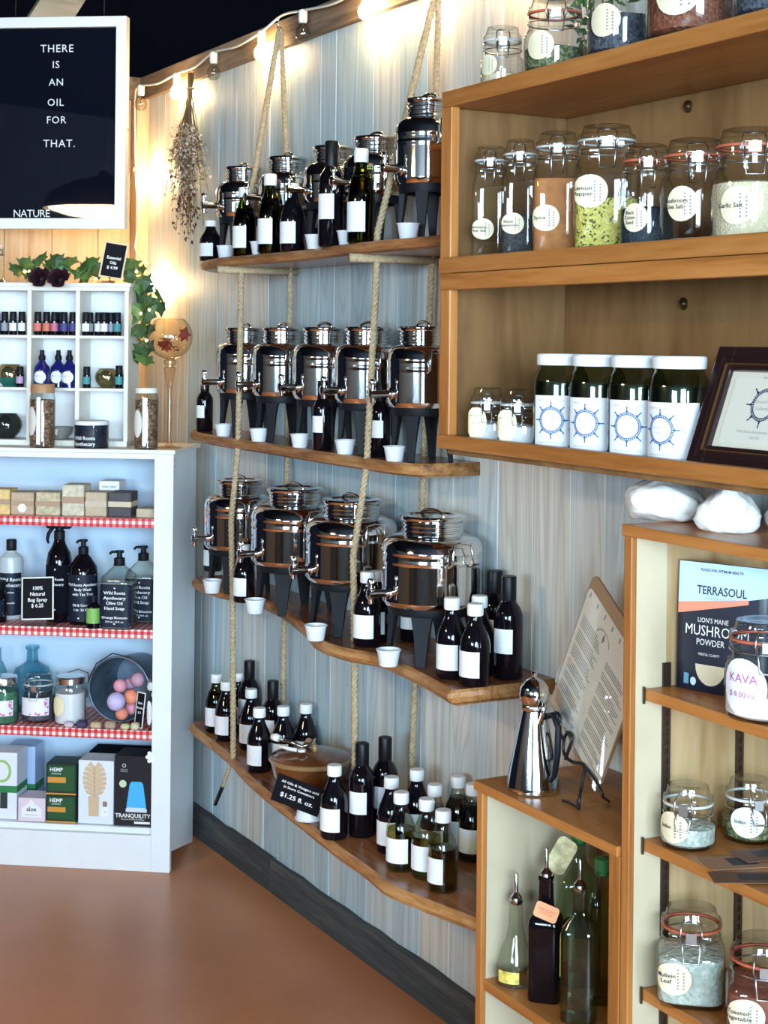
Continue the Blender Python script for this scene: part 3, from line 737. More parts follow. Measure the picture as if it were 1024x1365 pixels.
squat['label'] = 'first squat dispenser from the dried flowers on the topmost shelf'

# ================================================================== bottles
def label_patch(r, z0, z1, half, name, parent, m='label', round_=0.0, sq=None):
    n = 12; mb = MB(); vs = []; fs = []
    for j in range(n + 1):
        x_ = -half + 2 * half * j / n
        e = round_ * max(0, (abs(x_) / half - .9) / .1) ** 2 if round_ else 0
        vs += [(x_ * r, 0, z0 + e), (x_ * r, 0, z1 - e)]
    fs = [(2 * j, 2 * j + 2, 2 * j + 3, 2 * j + 1) for j in range(n)]
    mb.add(vs, fs, 0, True); bend(mb, r, sq)
    return part(name, mb, M[m], parent)
M['olive_glass'] = glass('olive_green_glass', (0.22, 0.24, 0.05), 1.2)
M['amber_oil'] = glass('amber_oil', (0.30, 0.22, 0.08), 0.6)
M['pale_oil'] = glass('pale_oil', (0.66, 0.62, 0.30), 0.5)
M['clearb'] = glass('bottle_glass', (0.90, 0.92, 0.88), 1.3)
def small_bottle(glassm, liquid=None, lab='label', fill=.115, label='', group=None):
    t = thing('oil_bottle', label, 'bottle', (0, 0, 0), 0, group)
    R = .0315
    prof = [(0, .002), (.022, 0), (.0285, .001), (R, .005), (R, .080), (.0305, .090), (.0265, .103), (.0195, .118), (.0150, .130), (.0135, .138), (.0135, .146)]
    part('bottle_body', MB().lathe(prof, 28), glassm, t)
    if liquid:
        q = [(0, .005)] + [(r * .93, max(z, .006)) for r, z in prof[2:] if z < fill]
        q += [(q[-1][0] * .96, fill), (0, fill)]
        part('oil', MB().lathe(q, 24), liquid, t)
    part('cap', MB().lathe([(.0158, .141), (.0168, .143), (.0168, .161), (.0155, .165), (0, .1655)], 24), M['white_cap'], t)
    if lab: label_patch(R + .0005, .020, .072, 0.95, 'paper_label', t)
    return t
def tall_bottle(label, group, lab=True):
    t = thing('wine_style_bottle', label, 'bottle', (0, 0, 0), 0, group)
    R = .0305
    part('bottle_body', MB().lathe([(0, .002), (.020, 0), (.028, .001), (R, .005), (R, .122), (.0295, .134), (.024, .147), (.0165, .157), (.0145, .163), (.0140, .175)], 28), M['dark_glass'], t)
    part('capsule', MB().lathe([(.0152, .160), (.0158, .163), (.0158, .208), (.0145, .211), (0, .2115)], 24), M['dark_cap'], t)
    if lab: label_patch(R + .0005, .055, .105, .75, 'paper_label', t)
    return t
D4 = 'small dark brown bottle with white cap and white label on the lowest shelf'
bt = {'d': small_bottle(M['dark_glass'], None, label=D4, group='small dark bottles on the lowest shelf'),
      'o': small_bottle(M['olive_glass'], M['amber_oil'], label='olive-green bottle with white cap beside dark bottles on lowest shelf'),
      'c': small_bottle(M['clearb'], M['pale_oil'], fill=.088, label='clear glass bottle half full of pale yellow oil, white cap', group='clear bottles of pale oil on the lowest shelf'),
      'a': small_bottle(M['clearb'], M['amber_oil'], fill=.120, label='amber-filled clear bottle with white cap next to low cubby', group='amber bottles next to the low cubby'),
      't': tall_bottle('tall dark bottle with black capsule standing on the lowest shelf', 'tall dark bottles on the lowest shelf')}
used = set()
def bottle(kind, loc, rz, label=None, group=None, scale=None):
    r = bt[kind]
    if kind in used: return copy_tree(r, loc, rz, label, group, scale)
    used.add(kind); 
    c = r; c.location = loc; c.rotation_euler = (0, 0, rz)
    for k in list(r.children): KIDS.setdefault(r.name, []).append((k, list(k.children)))
    if label: c['label'] = label
    if group: c['group'] = group
    if scale: c.scale = scale
    return c
HB = {'d': .1655, 'o': .1655, 'c': .1655, 'a': .1655, 't': .2115}
rad = math.radians
def relax(items, obstacles=(), rb=.0325, ymax=-.036):
    P = [list(q) for q in items]
    for _ in range(60):
        for i in range(len(P)):
            for j in range(i):
                dx, dy = P[i][0] - P[j][0], P[i][1] - P[j][1]; d = math.hypot(dx, dy) or 1e-6
                if d < 2 * rb:
                    k = (2 * rb - d) / d / 2; P[i][0] += dx * k; P[i][1] += dy * k; P[j][0] -= dx * k; P[j][1] -= dy * k
            for ox, oy, orr in obstacles:
                dx, dy = P[i][0] - ox, P[i][1] - oy; d = math.hypot(dx, dy) or 1e-6
                if d < orr + rb: k = (orr + rb - d) / d; P[i][0] += dx * k; P[i][1] += dy * k
            P[i][1] = min(P[i][1], ymax)
    return P
def place(px, py, z):
    p = onZ(px, py, z)
    return (p.x, p.y) if p.y < -.036 else (onY(px, py, -.036).x, -.036)
# lowest shelf: (kind, x, y of the top of the cap, label bearing, height factor)
row4 = (('o', 290, 898, 28, 1), ('d', 302, 908, 24, 1), ('d', 319, 897, 20, 1), ('t', 331, 879, 25, 1), ('d', 335, 918, 24, 1), ('t', 364, 907, 30, .96), ('d', 347, 943, 22, 1),
        ('d', 378, 941, 35, 1), ('d', 407, 938, 35, 1), ('d', 447, 1019, 32, 1), ('t', 481, 986, 40, 1), ('t', 508, 983, 30, 1.02), ('d', 522, 1035, 24, 1), ('c', 535, 1055, 35, 1),
        ('d', 556, 1025, 55, 1), ('c', 569, 1064, 25, 1), ('a', 580, 1045, 40, 1), ('c', 591, 1079, 5, 1), ('a', 611, 1034, 30, 1), ('a', 631, 1044, 35, 1))
ROPES4 = [(1.222, -.175, .012), (1.928, -.175, .012), (1.222, -.030, .010), (1.928, -.030, .010)]
bowl_x = onY(414, 1000, -0.135).x
pos4 = relax([place(px, py, S4 + HB[k] * s) for k, px, py, d, s in row4], [(bowl_x, -.135, .098)] + ROPES4)
cnt = {}; KN = {'d': 'small dark bottle with white cap', 't': 'tall dark bottle with black capsule', 'c': 'clear bottle half full of pale oil', 'a': 'clear bottle filled with amber oil', 'o': 'olive-green bottle with white cap'}
GN = {'d': 'small dark bottles on the lowest shelf', 't': 'tall dark bottles on the lowest shelf', 'c': 'clear bottles of pale oil on the lowest shelf', 'a': 'amber bottles next to the low cubby', 'o': None}
for (kind, px, py, deg, s), q in zip(row4, pos4):
    cnt[kind] = cnt.get(kind, 0) + 1
    lab = ORD[cnt[kind] - 1] + ' ' + KN[kind] + ' from the corner cabinet, lowest shelf' if kind != 'o' else 'olive-green bottle with white cap beside the cabinet, lowest shelf'
    bottle(kind, (q[0], min(q[1], -.036), S4), rad(deg), lab, GN[kind], scale=(1, 1, s) if s != 1 else None)
# third shelf
G3 = 'small dark bottles on the third shelf'
dc = onY(577, 692, -.128).x; dc3 = onY(469, 672, -.128).x
row3 = (('d', 605, 796, 28, 1, 'small dark bottle of the capped trio, touching the dispenser stand'), ('d', 634, 804, 20, 1, 'small dark bottle at the front of the capped trio'), ('d', 641, 794, 45, 1, 'small dark bottle of the trio, half hidden behind the front one'), ('t', 675, 767, 30, 1, 'tall dark wine-style bottle at the end of the third shelf'),
        ('d', 493, 760, 34, 1.02, 'small dark bottle between two wide dispensers, beside the rope'), ('d', 485, 758, 40, .98, 'small dark bottle behind the rope between wide dispensers'), ('t', 621, 752, 30, .96, 'tall dark bottle half hidden behind three small capped bottles'))
pos3 = relax([place(px, py, S3 + HB[k] * s) for k, px, py, d, s, l in row3], [(dc, -.128, .112), (dc3, -.128, .112), (1.938, -.190, .012), (1.931, -.030, .010)])
for (kind, px, py, deg, s, lab), q in zip(row3, pos3):
    bottle(kind, (q[0], min(q[1], -.036), S3), rad(deg), lab, G3 if kind == 'd' else 'tall dark bottles on the third shelf', (1, 1, s) if s != 1 else None)
p = onY(316, 770, -0.205); p = Vector((p.x, -0.145, S3))
bottle('d', (onZ(316, 803, S3).x, onZ(316, 803, S3).y + .02, S3), rad(22), 'small dark bottle standing under a spigot next to the first rope', G3, (.92, .92, .92))
bottle('o', (onY(284, 745, -0.05).x, -0.05, S3), rad(20), 'olive bottle with white label tucked behind the stand by the cabinet', None, (.9, .9, .9))
bottle('t', (onY(541, 830, -0.062).x + .03, -0.062, S3), rad(28), 'dark bottle standing behind the legs of a dispenser stand', None, (.9, .9, .55))
# second shelf
D2 = ('slim dark bottle at the cabinet end of the second shelf', 'slim dark bottle with label between the two ropes, second shelf', 'slim dark bottle beside the second rope on the second shelf'); G2 = 'slim dark bottles on the second shelf'
for i, (px, py, yy, deg, sx, s) in enumerate(((273, 545, -0.125, 22, .80, .72), (430, 560, -0.160, 22, .80, .80), (507, 570, -0.128, 34, .80, .80))):
    bottle('t', (onY(px, py, yy).x, yy, S2), rad(deg), D2[i], G2, (sx, sx, s))
# topmost shelf
for kind, px, yy, deg, s, lab in (('d', 281, -0.160, 25, .70, 'small dark bottle at the wavy end of the topmost shelf'), ('o', 326, -0.185, 20, 1.12, 'olive bottle with white cap below a spigot on the topmost shelf'),
                             ('o', 360, -0.185, 22, 1.25, 'olive-brown bottle with white cap and square label on topmost shelf'), ('d', 390, -0.175, 24, 1.05, 'dark bottle with white label between stands on topmost shelf'),
                             ('t', 441, -0.190, 34, 1.2, 'tall black-capped bottle with white label on topmost shelf'), ('o', 481, -0.196, 26, 1.32, 'large green bottle with white cap on topmost shelf'), ('d', 417, -0.060, 30, .66, 'short dark bottle between two dispenser stands behind the tall black-capped one')):
    bx0 = onY(px, 300, yy).x if px != 417 else (onY(383, 222, -.105).x + onY(445, 210, -.105).x) / 2
    bottle(kind, (bx0, yy, S1), rad(deg), lab, 'bottles on the topmost shelf', (1.0, 1.0, s))

# ================================================================== sampling cups
def make_cup():
    t = thing('tasting_cup', 'small frosted plastic tasting cup under a dispenser spigot on the third shelf', 'cup', (0, 0, 0), 0, 'tasting cups on the third shelf')
    part('cup_wall', MB().lathe([(0, .0), (.019, .0), (.0195, .001), (.0255, .034), (.0245, .034), (.0185, .003), (0, .002)], 28), M['frost'], t)
    part('rim', MB().lathe([(.0250, .0325), (.0275, .0330), (.0275, .0350), (.0245, .0355), (.0245, .0325)], 28), M['frost'], t)
    return t
cup = make_cup()
first = True
for i, (px, py) in enumerate(((283, 790), (340, 817), (421, 853), (518, 887))):
    p = onZ(px, py, S3)
    if first: cup.location = (p.x, p.y, S3); first = False
    else: copy_tree(cup, (p.x, p.y, S3), None, ORD[i] + ' tasting cup from the corner cabinet on the third shelf')
cup['label'] = 'first tasting cup from the corner cabinet on the third shelf'
for i, (px, py) in enumerate(((298, 578), (345, 587), (400, 596), (460, 604), (526, 612))):
    yy = -0.166; copy_tree(cup, (onY(px, py, yy).x, yy, S2), 0, ORD[i] + ' tasting cup from the corner cabinet on the second shelf', 'tasting cups on the second shelf', (.95, .95, .95))
for i, px in enumerate((301, 346, 420, 463, 544)):
    yy = -0.188; copy_tree(cup, (onY(px, 325, yy).x, yy, S1), 0, ORD[i] + ' tasting cup from the dried flowers on the topmost shelf', 'tasting cups on the topmost shelf', (.95, .95, 1.0))

# ================================================================== lidded bowl, sign card and upturned cup on the lowest shelf
pb = onZ(413, 1045, S4); bx_ = onY(414, 1000, -0.135)
bowl = thing('lidded_bowl', 'glossy brown lidded pottery bowl on the lowest shelf', 'bowl', (bx_.x, -0.135, S4))
bm = mat('brown_glazed_pottery', (0.16, 0.055, 0.016), 0.16, noise=0.35, nscale=14, coat=0.5)
rimm = mat('tan_glazed_rim', (0.34, 0.20, 0.09), 0.2, coat=0.4)
RB = .104
part('bowl_body', MB().lathe([(0, .004), (.045, 0), (.060, .002), (.082, .022), (.094, .048), (.0985, .072), (.0985, .078)], 44), bm, bowl)
part('bowl_rim', MB().lathe([(.096, .077), (.102, .078), (RB, .082), (RB, .086), (.100, .089), (.094, .089)], 44), rimm, bowl)
ld = part('bowl_lid', MB().lathe([(.100, .0885), (.101, .090), (.098, .0925), (.080, .098), (.050, .106), (.020, .110), (0, .111)], 44), bm, bowl)
part('lid_knob', MB().tube([(-.028, 0, .106), (-.024, 0, .118), (-.012, 0, .126), (.012, 0, .126), (.024, 0, .118), (.028, 0, .106)], .007, 10), rimm, ld)
sx, sy, sz = bx_.x, -0.135, S4
dsc = thing('tongs', 'small white-handled serving tongs lying on the brown bowl lid', 'tongs', (sx - .004, sy - .046, sz + .1155), 0.75)
hw = mat('white_handle', (0.80, 0.76, 0.70), 0.4)
part('handle', MB().tube([(-.062, .010, .020), (-.050, .008, .019), (-.040, .006, .017)], [.0075, .0105, .0085], 10), hw, dsc)
part('grip', MB().tube([(-.034, -.018, .006), (0.0, -.020, .001), (.018, -.021, .000)], .0048, 10), hw, dsc)
part('arm', MB().tube([(-.042, .006, .017), (-.010, .000, .013), (.026, -.008, .007), (.046, .004, .012), (.052, .016, .022)], .0042, 8), M['chrome'], dsc)
part('pivot', MB().lathe([(.010, -.003), (.010, .003), (0, .004)], 14, M=XF((.030, -.019, .000))), hw, dsc)
cupw = onZ(412, 1091, S4)
uc = copy_tree(cup, (cupw.x, cupw.y, S4 + .0425), 0, 'upturned white plastic cup holding the black price card', 'upturned cup under the card', (1.25, 1.25, 1.2)); uc.rotation_euler = (PI, 0, 0)
del uc['group']
def card(name, label, cat, w, h, th, loc, rz, tilt, roll, face, border, lines, col_='white_ink', frame=.004, bold=True):
    """upright card: lines = (text, size, dz)"""
    t = thing(name, label, cat, loc); t.rotation_euler = (Matrix.Rotation(rz, 4, 'Z') @ Matrix.Rotation(-tilt, 4, 'X') @ Matrix.Rotation(roll, 4, 'Y')).to_euler()
    part('backing', MB().box(-w / 2, w / 2, 0, th, 0, h), border, t, 0.0006)
    part('face', MB().box(-w / 2 + frame, w / 2 - frame, -.0006, 0.0002, frame, h - frame), face, t)
    for i, (s, sz_, z) in enumerate(lines):
        part('lettering', shift(text_mb(s, sz_, bold), 0, -.0010, z), M[col_], t)
    return t
cp = onZ(393, 1088, S4); cpt = (cupw.x, cupw.y - .003, S4 + .026)
chalk = mat('chalkboard', (0.008, 0.008, 0.011), 0.7, spec=0.1)
cc = card('price_card', 'tilted black card lettered with the price of oils and vinegars', 'sign', .118, .080, .0015, (cupw.x + .014, cupw.y - .047, S4 + .034), rad(48), rad(-20), rad(20), chalk, chalk,
     (('All Oils & Vinegars sold', .0096, .064), ('in Store Containers', .0096, .051), ('$1.25 fl. oz.', .0175, .027)), frame=.001)
# ================================================================== clip-top jars
def ellipse_patch(r, w, h, z, ang=0.0, n=20, off=0.0006, scallop=0.0, sq=None):
    """oval sticker wrapped on a cylinder of radius r"""
    vs = [(0, 0, 0)] ; fs = []; rings = 4
    for q in range(1, rings + 1):
        for j in range(n):
            a = 2 * PI * j / n; k = (1 + scallop * math.cos(a * 10)) * q / rings
            vs.append((w / 2 * k * math.cos(a), 0, h / 2 * k * math.sin(a)))
    for j in range(n): fs.append((0, 1 + j, 1 + (j + 1) % n))
    for q in range(rings - 1):
        for j in range(n): fs.append((1 + q * n + j, 1 + (q + 1) * n + j, 1 + (q + 1) * n + (j + 1) % n, 1 + q * n + (j + 1) % n))
    mb = MB().add(vs, fs, 0, True); shift(mb, ang * r, -off, z)
    return bend(mb, r, sq)
M['clasp'] = mat('wire_clasp_steel', (0.48, 0.48, 0.48), 0.28, 1.0)
def clip_jar(label, loc, rz, R, H, contents=None, fill=0.6, gasket='gasket', sticker=None, sq=None, text=None, group=None, cat='jar', sang=-0.45, sz=None, ssize=None, tilt=0.0, flatlid=False, sprig=True):
    t = thing('clip_top_jar', label, cat, loc, rz, group)
    rn = R * .84; hb = H - .030; zb = hb - .028
    body = [(0, .003), (R * .80, 0), (R * .95, .002), (R, .008), (R, zb * .80), (R * .985, zb * .88), (R * .92, zb * .96), (rn, zb * 1.0), (rn, hb - .012), (rn * 1.05, hb - .010), (rn * 1.05, hb - .003), (rn, hb)]
    part('glass_body', MB().lathe(body, 32, sq=sq), M['glass'], t)
    if contents is not None:
        zf = .005 + (zb * .97 - .005) * fill; k = .955
        q = [(0, .0045), (R * .78, .0045), (R * k, .010)]
        if zf > zb * .8: q += [(R * k, zb * .80), (R * .94, min(zf, zb * .88))]
        else: q += [(R * k, zf)]
        rr = q[-1][0]; q += [(rr * .7, zf + .004), (rr * .3, zf + .006), (0, zf + .007)]
        part('contents', MB().lathe(q, 28, sq=sq), contents, t)
    part('gasket', MB().lathe([(rn * .96, hb - .001), (rn * 1.07, hb - .001), (rn * 1.07, hb + .003), (rn * .96, hb + .003)], 28), M[gasket], t)
    lid = part('glass_lid', MB().lathe([(rn * 1.06, hb + .003), (rn * 1.07, hb + .006), (rn * 1.05, hb + .012), (rn * .95, hb + .014), (rn * .90, hb + .020), (rn * .86, H - .002), (rn * .70, H), (rn * .55, H - .003), (0, H - .004)], 32), M['glass'], t)
    w = R * .28                                           # wire bail: neck ring, front loop and lever
    wr = MB().tube([(rn * 1.05 * math.cos(a), rn * 1.05 * math.sin(a), hb - .016) for a in [2 * PI * k / 24 for k in range(24)]], .0013, 5, True)
    y0 = -rn * 1.09
    wr.tube([(w, y0, hb - .016), (w * 1.15, y0 - .004, hb - .002), (w, y0 - .001, hb + .014), (w * .8, y0 + R * .25, hb + .019), (-w * .8, y0 + R * .25, hb + .019), (-w, y0 - .001, hb + .014), (-w * 1.15, y0 - .004, hb - .002), (-w, y0, hb - .016)], .0013, 5)
    wr.tube([(w * .85, y0 - .002, hb - .004), (w * .9, y0 - .007, hb - .020), (w * .8, -R * 1.05 - .004, hb - .020 - min(.030, H * .14)), (-w * .8, -R * 1.05 - .004, hb - .020 - min(.030, H * .14)), (-w * .9, y0 - .007, hb - .020), (-w * .85, y0 - .002, hb - .004)], .0015, 5)
    wr.box(-w * .55, w * .55, y0 - .0045, y0 - .003, hb - .012, hb + .004)
    part('wire_clasp', wr, M['clasp'], t)
    if sticker:
        sw, sh = ssize or (R * 1.05, R * 1.05); z_ = sz or zb * .5
        st = part('sticker', ellipse_patch(R, sw, sh, z_, sang, sq=sq), M[sticker], t)
        if sprig:
            sp = MB()
            for j, (dx, n_) in enumerate(((.10, 7), (.26, 6))):
                for k in range(n_):
                    zz = (k - n_ / 2 + .5) * sh * .095 - .04 * sh * j
                    sp.add([(dx * sw - .03 * sw, 0, zz), (dx * sw, 0, zz - .035 * sh), (dx * sw + .045 * sw, 0, zz + .01 * sh), (dx * sw, 0, zz + .03 * sh)], [(0, 1, 2, 3)])
            shift(sp, sang * R, -.0011, z_); part('sprig_print', bend(sp, R, sq), M['greyink'], st)
        if text:
            n_ = text.count('\n') + 1
            tm = shift(text_mb(text, sh * (.17 if sprig else .2), True), -sw * (.20 if sprig else 0), 0, 0)
            shift(tm, sang * R, -.0011, z_); part('lettering', bend(tm, R, sq), M['ink'], st)
    return t
M['sticker'] = mat('kraft_cream_sticker', (0.72, 0.62, 0.42), 0.6)
M['cream_sticker'] = mat('pale_yellow_sticker', (0.82, 0.74, 0.46), 0.6)
C = {}
C['pink'] = mat('pink_salt', (0.72, 0.47, 0.38), 0.7, noise=.1, nscale=200)
C['pepper'] = speckle('black_peppercorn', (0.012, 0.014, 0.016), (0.045, 0.042, 0.04), 220)
C['chili'] = mat('red_orange_spice', (0.42, 0.155, 0.045), 0.85, noise=.18, nscale=60)
C['lemon'] = speckle('lemon_pepper', (0.52, 0.42, 0.07), (0.62, 0.53, 0.14), 260, c3=(0.10, 0.10, 0.02))
C['seed'] = speckle('black_seed', (0.012, 0.018, 0.028), (0.03, 0.04, 0.055), 300)
C['white'] = mat('white_salt', (0.80, 0.80, 0.82), 0.7, noise=.04, nscale=200)
C['garlic'] = speckle('garlic_salt', (0.62, 0.50, 0.30), (0.70, 0.60, 0.42), 260)
C['herb'] = speckle('green_herb', (0.06, 0.085, 0.03), (0.16, 0.17, 0.07), 200, c3=(0.25, 0.22, 0.12))
C['brown'] = speckle('brown_herb', (0.10, 0.05, 0.025), (0.24, 0.13, 0.07), 170, c3=(0.33, 0.22, 0.12))
C['redbrown'] = speckle('red_brown_tea', (0.13, 0.035, 0.018), (0.27, 0.09, 0.04), 190)
C['slate'] = speckle('blue_black_herb', (0.02, 0.026, 0.04), (0.10, 0.10, 0.12), 180)
C['sage'] = speckle('pale_sage_leaf', (0.34, 0.39, 0.33), (0.55, 0.58, 0.50), 150)
C['amberw'] = mat('red_tea_powder', (0.20, 0.055, 0.03), 0.8, noise=.3, nscale=50)

# row on the middle shelf of the honey-stained unit: bearing 61 deg would face the camera
for (px, R, H, c, f, lab, txt, gk, sq, sg, szf) in (
    (654, .0360, .238, 'pink', .10, 'slim clip-top jar almost empty of pink salt', 'Himalayan\nPink Salt', 'gasketw', 6, -.30, .42),
    (693, .0355, .240, 'pepper', .52, 'slim clip-top jar half full of black peppercorns', 'Black\nPeppercorn', 'gasketw', 6, -.28, .44),
    (743, .0450, .243, 'chili', .86, 'clip-top jar filled with red-orange ground spice', 'Spice', 'gasketw', 6, -.40, .45),
    (808, .0570, .241, 'lemon', .60, 'large clip-top jar of yellow-green lemon pepper', 'Lemon\nPepper', 'gasketw', 6, -.45, .66),
    (862, .0450, .193, 'seed', .62, 'clip-top jar of blue-black seed with red gasket', 'Black\nCumin\nSeed', 'gasket', None, -.50, .50),
    (926, .0560, .191, 'white', .16, 'clip-top jar with red gasket and a little white salt', 'Mushroom\nSea Salt', 'gasket', None, -.45, .62),
    (1000, .0600, .194, 'garlic', .80, 'clip-top jar brimming with tan garlic salt', 'Garlic Salt', 'gasket', None, -.45, .52)):
    Y = UY + .024 + R + .009
    p = onY(px, 300, Y)
    clip_jar(lab + ' on the wall unit', (p.x, Y, UMID), rad(54), R, H, C[c], f, gk, 'sticker', sq, txt, 'jars on the middle shelf of the wall unit', sang=sg, sz=(H - .058) * szf, ssize=(R * .80 + .010, R * .80 + .012))
    if c == 'white':                                   # heaped to one side
        pass
# jars on top of the unit
for (px, R, H, c, f, lab, gk, sg) in ((670, .042, .118, 'garlic', .35, 'small clip-top jar with big pale sticker standing on top of the wall unit', 'gasketw', -.75), (739, .056, .140, 'herb', .55, 'clip-top jar of grey-green herb, red gasket, on top of the wall unit', 'gasket', -.55),
                                     (829, .060, .168, 'slate', .62, 'clip-top jar of blue-black herb on top of the wall unit', 'gasket', -.62), (925, .078, .190, 'redbrown', .66, 'widest jar of red-brown tea on top of the wall unit', 'gasket', -.50), (1032, .062, .170, 'slate', .5, 'dark herb jar at the end of the row on top of the wall unit', 'gasket', -.4)):
    Y = -0.225; p = onY(px, 60, Y)
    clip_jar(lab, (p.x, Y, UTOP), rad(58), R, H, C[c], f, gk, 'sticker', None, None, 'jars on top of the wall unit', sang=sg, sz=H * .34, ssize=(R * 1.0, R * .95))
# the two small jars with scalloped pale labels
for px, lab in ((650, 'small clip-top jar of white powder next to the unit side panel'), (690, 'small clip-top jar of white powder next to dark green mason jars')):
    Y = -0.232; p = onY(px, 550, Y)
    t = clip_jar(lab, (p.x, Y, ULOW), rad(56), .0365, .112, C['white'], .78, 'gasketw', None, 6, None, 'small powder jars on the lower shelf')
    part('scalloped_label', ellipse_patch(.0365, .036, .060, .045, -.50, 40, .0012, .02, 6), M['cream_sticker'], t)
    part('lettering', bend(shift(merge(shift(text_mb('WILD ROOTS', .0036, True), 0, 0, .014), shift(text_mb('sea salt', .0046), 0, 0, .0), shift(text_mb('net wt', .003), 0, 0, -.013)), -.50 * .0365, -.0020, .045), .0365, 6), M['greyink'], t)

# dark green mason jars with ship's-wheel labels
M['green_dark'] = mat('dark_green_jar', (0.004, 0.012, 0.010), 0.07, spec=0.6)
M['jar_liquid'] = mat('dark_herb_liquid', (0.004, 0.006, 0.005), 0.3)
M['jar_shoulder'] = glass('tinted_jar_glass', (0.50, 0.60, 0.46), 1.6)
def wheel(r):
    m = MB(); n = 40
    for (ra, rb) in ((.80, .86), (.95, 1.0)):
        vs = []
        for k in range(n): a = 2 * PI * k / n; vs += [(ra * r * math.cos(a), 0, ra * r * math.sin(a)), (rb * r * math.cos(a), 0, rb * r * math.sin(a))]
        m.add(vs, [(2 * k, 2 * ((k + 1) % n), 2 * ((k + 1) % n) + 1, 2 * k + 1) for k in range(n)])
    for k in range(n):                                   # rope-like beads between the rings
        a = 2 * PI * k / n; c, s = math.cos(a), math.sin(a); w = .035
        m.add([(r * (.85 * c - w * s), 0, r * (.85 * s + w * c)), (r * (.85 * c + w * s), 0, r * (.85 * s - w * c)), (r * (.96 * c + w * s), 0, r * (.96 * s - w * c)), (r * (.96 * c - w * s), 0, r * (.96 * s + w * c))], [(0, 1, 2, 3)])
    for k in range(8):
        a = PI / 4 * k; c, s = math.cos(a), math.sin(a)
        for (ra, rb, w0, w1) in ((.97, 1.16, .10, .045), (1.16, 1.40, .035, .05)):
            m.add([(r * (ra * c - w0 * s), 0, r * (ra * s + w0 * c)), (r * (ra * c + w0 * s), 0, r * (ra * s - w0 * c)), (r * (rb * c + w1 * s), 0, r * (rb * s - w1 * c)), (r * (rb * c - w1 * s), 0, r * (rb * s + w1 * c))], [(0, 1, 2, 3)])
    return m
M['wheel_blue'] = mat('ship_wheel_blue', (0.015, 0.10, 0.34), 0.6)
M['faint'] = mat('faint_print', (0.50, 0.48, 0.46), 0.7)
def mason(label, loc, rz):
    t = thing('mason_jar', label, 'jar', loc, rz, 'dark green mason jars on the lower shelf'); R = .0510
    part('glass_body', MB().lathe([(0, .003), (R * .85, 0), (R * .96, .002), (R, .008), (R, .122), (R * .98, .134), (R * .90, .147), (R * .80, .156), (R * .79, .165)], 36), M['jar_shoulder'], t)
    part('contents', MB().lathe([(0, .004), (R * .85, .0035), (R * .965, .010), (R * .965, .121), (R * .93, .131), (0, .131)], 32), M['jar_liquid'], t)
    part('lid', MB().lathe([(R * .85, .160), (R * .87, .162), (R * .87, .178), (R * .83, .1805), (0, .181)], 36), M['white_cap'], t)
    lb_ = label_patch(R + .0006, .014, .106, 1.02, 'wheel_label', t)
    part('ship_wheel', bend(shift(wheel(.0240), -.014, -.0006, .062), R + .0006), M['wheel_blue'], lb_)
    tx = merge(shift(text_mb('Ground Salt', .0056), 0, 0, .0655), shift(text_mb('Collective', .0056), 0, 0, .0575), shift(text_mb('Wild Roots Apothecary', .0052), 0, 0, .097), shift(text_mb('Hand harvested Sea Salt', .0050), 0, 0, .022))
    part('lettering', bend(shift(tx, -.014, -.0007, 0), R + .0006), M['faint'], lb_)
    return t
for px, Y, deg, lab in ((748, -.224, 50, 'dark green mason jar with white lid, nearest to the small powder jars'), (797, -.224, 44, 'dark green mason jar, white lid, second from the powder jars'),
                   (850, -.224, 48, 'dark green mason jar, white lid, third from the powder jars'), (906, -.224, 30, 'dark green mason jar partly behind the dark picture frame')):
    p = onY(px, 540, Y); mason(lab, (p.x, Y, ULOW), rad(deg))

# framed print leaning back
fm = mat('mahogany_moulding', (0.020, 0.008, 0.008), 0.22, coat=0.3)
fp = onY(914, 612, -0.272)
FW, FH = .30, .205
fr = thing('framed_print', 'dark mahogany picture frame with ship-wheel print, leaning back', 'picture', (fp.x, -0.272, ULOW + .0045))
fr.rotation_euler = (-rad(21), 0, rad(2))
for nm, (x0, x1, z0, z1) in (('frame_side', (0, .040, 0, FH)), ('frame_side', (FW - .040, FW, 0, FH)), ('frame_rail', (.040, FW - .040, 0, .040)), ('frame_rail', (.040, FW - .040, FH - .040, FH))):
    o = part(nm, MB().box(x0, x1, -.006, .012, z0, z1), fm, fr, .003)
gold = mat('dull_gilt_line', (0.16, 0.075, 0.025), 0.35, .6)
for (a0, a1, w_) in ((.018, .0205, .003), (.030, .032, .002)):
    m_ = MB().box(a0, a1, -.0095, -.0055, a0, FH - a0).box(FW - a1, FW - a0, -.0095, -.0055, a0, FH - a0).box(a1, FW - a1, -.0095, -.0055, a0, a1).box(a1, FW - a1, -.0095, -.0055, FH - a1, FH - a0)
    part('gilt_line', m_, gold if a0 > .02 else fm, fr)
part('mat_board', MB().box(.038, FW - .038, .003, .006, .038, FH - .038), M['paper'], fr)
pr = part('print', MB().box(.052, FW - .052, .0018, .0032, .048, FH - .050), mat('print_paper', (0.82, 0.77, 0.66), 0.7), fr)
part('ship_wheel', shift(wheel(.0265), .128, .0012, .112), mat('ink_navy', (0.02, 0.03, 0.11), 0.6), pr)
part('lettering', shift(merge(shift(text_mb('Ground Salt', .0082), 0, 0, .005), shift(text_mb('Collective', .0082), 0, 0, -.006), shift(text_mb('Wild Roots Apothecary, Hand', .0068), 0, 0, -.044), shift(text_mb('Sea Salt', .0068), 0, 0, -.053), shift(text_mb('Wild Roots', .0070), 0, 0, .044)), .128, .0012, .112), M['faint'], pr)
part('glazing', MB().box(.036, FW - .036, -.001, .0, .036, FH - .036), M['pane'], fr)

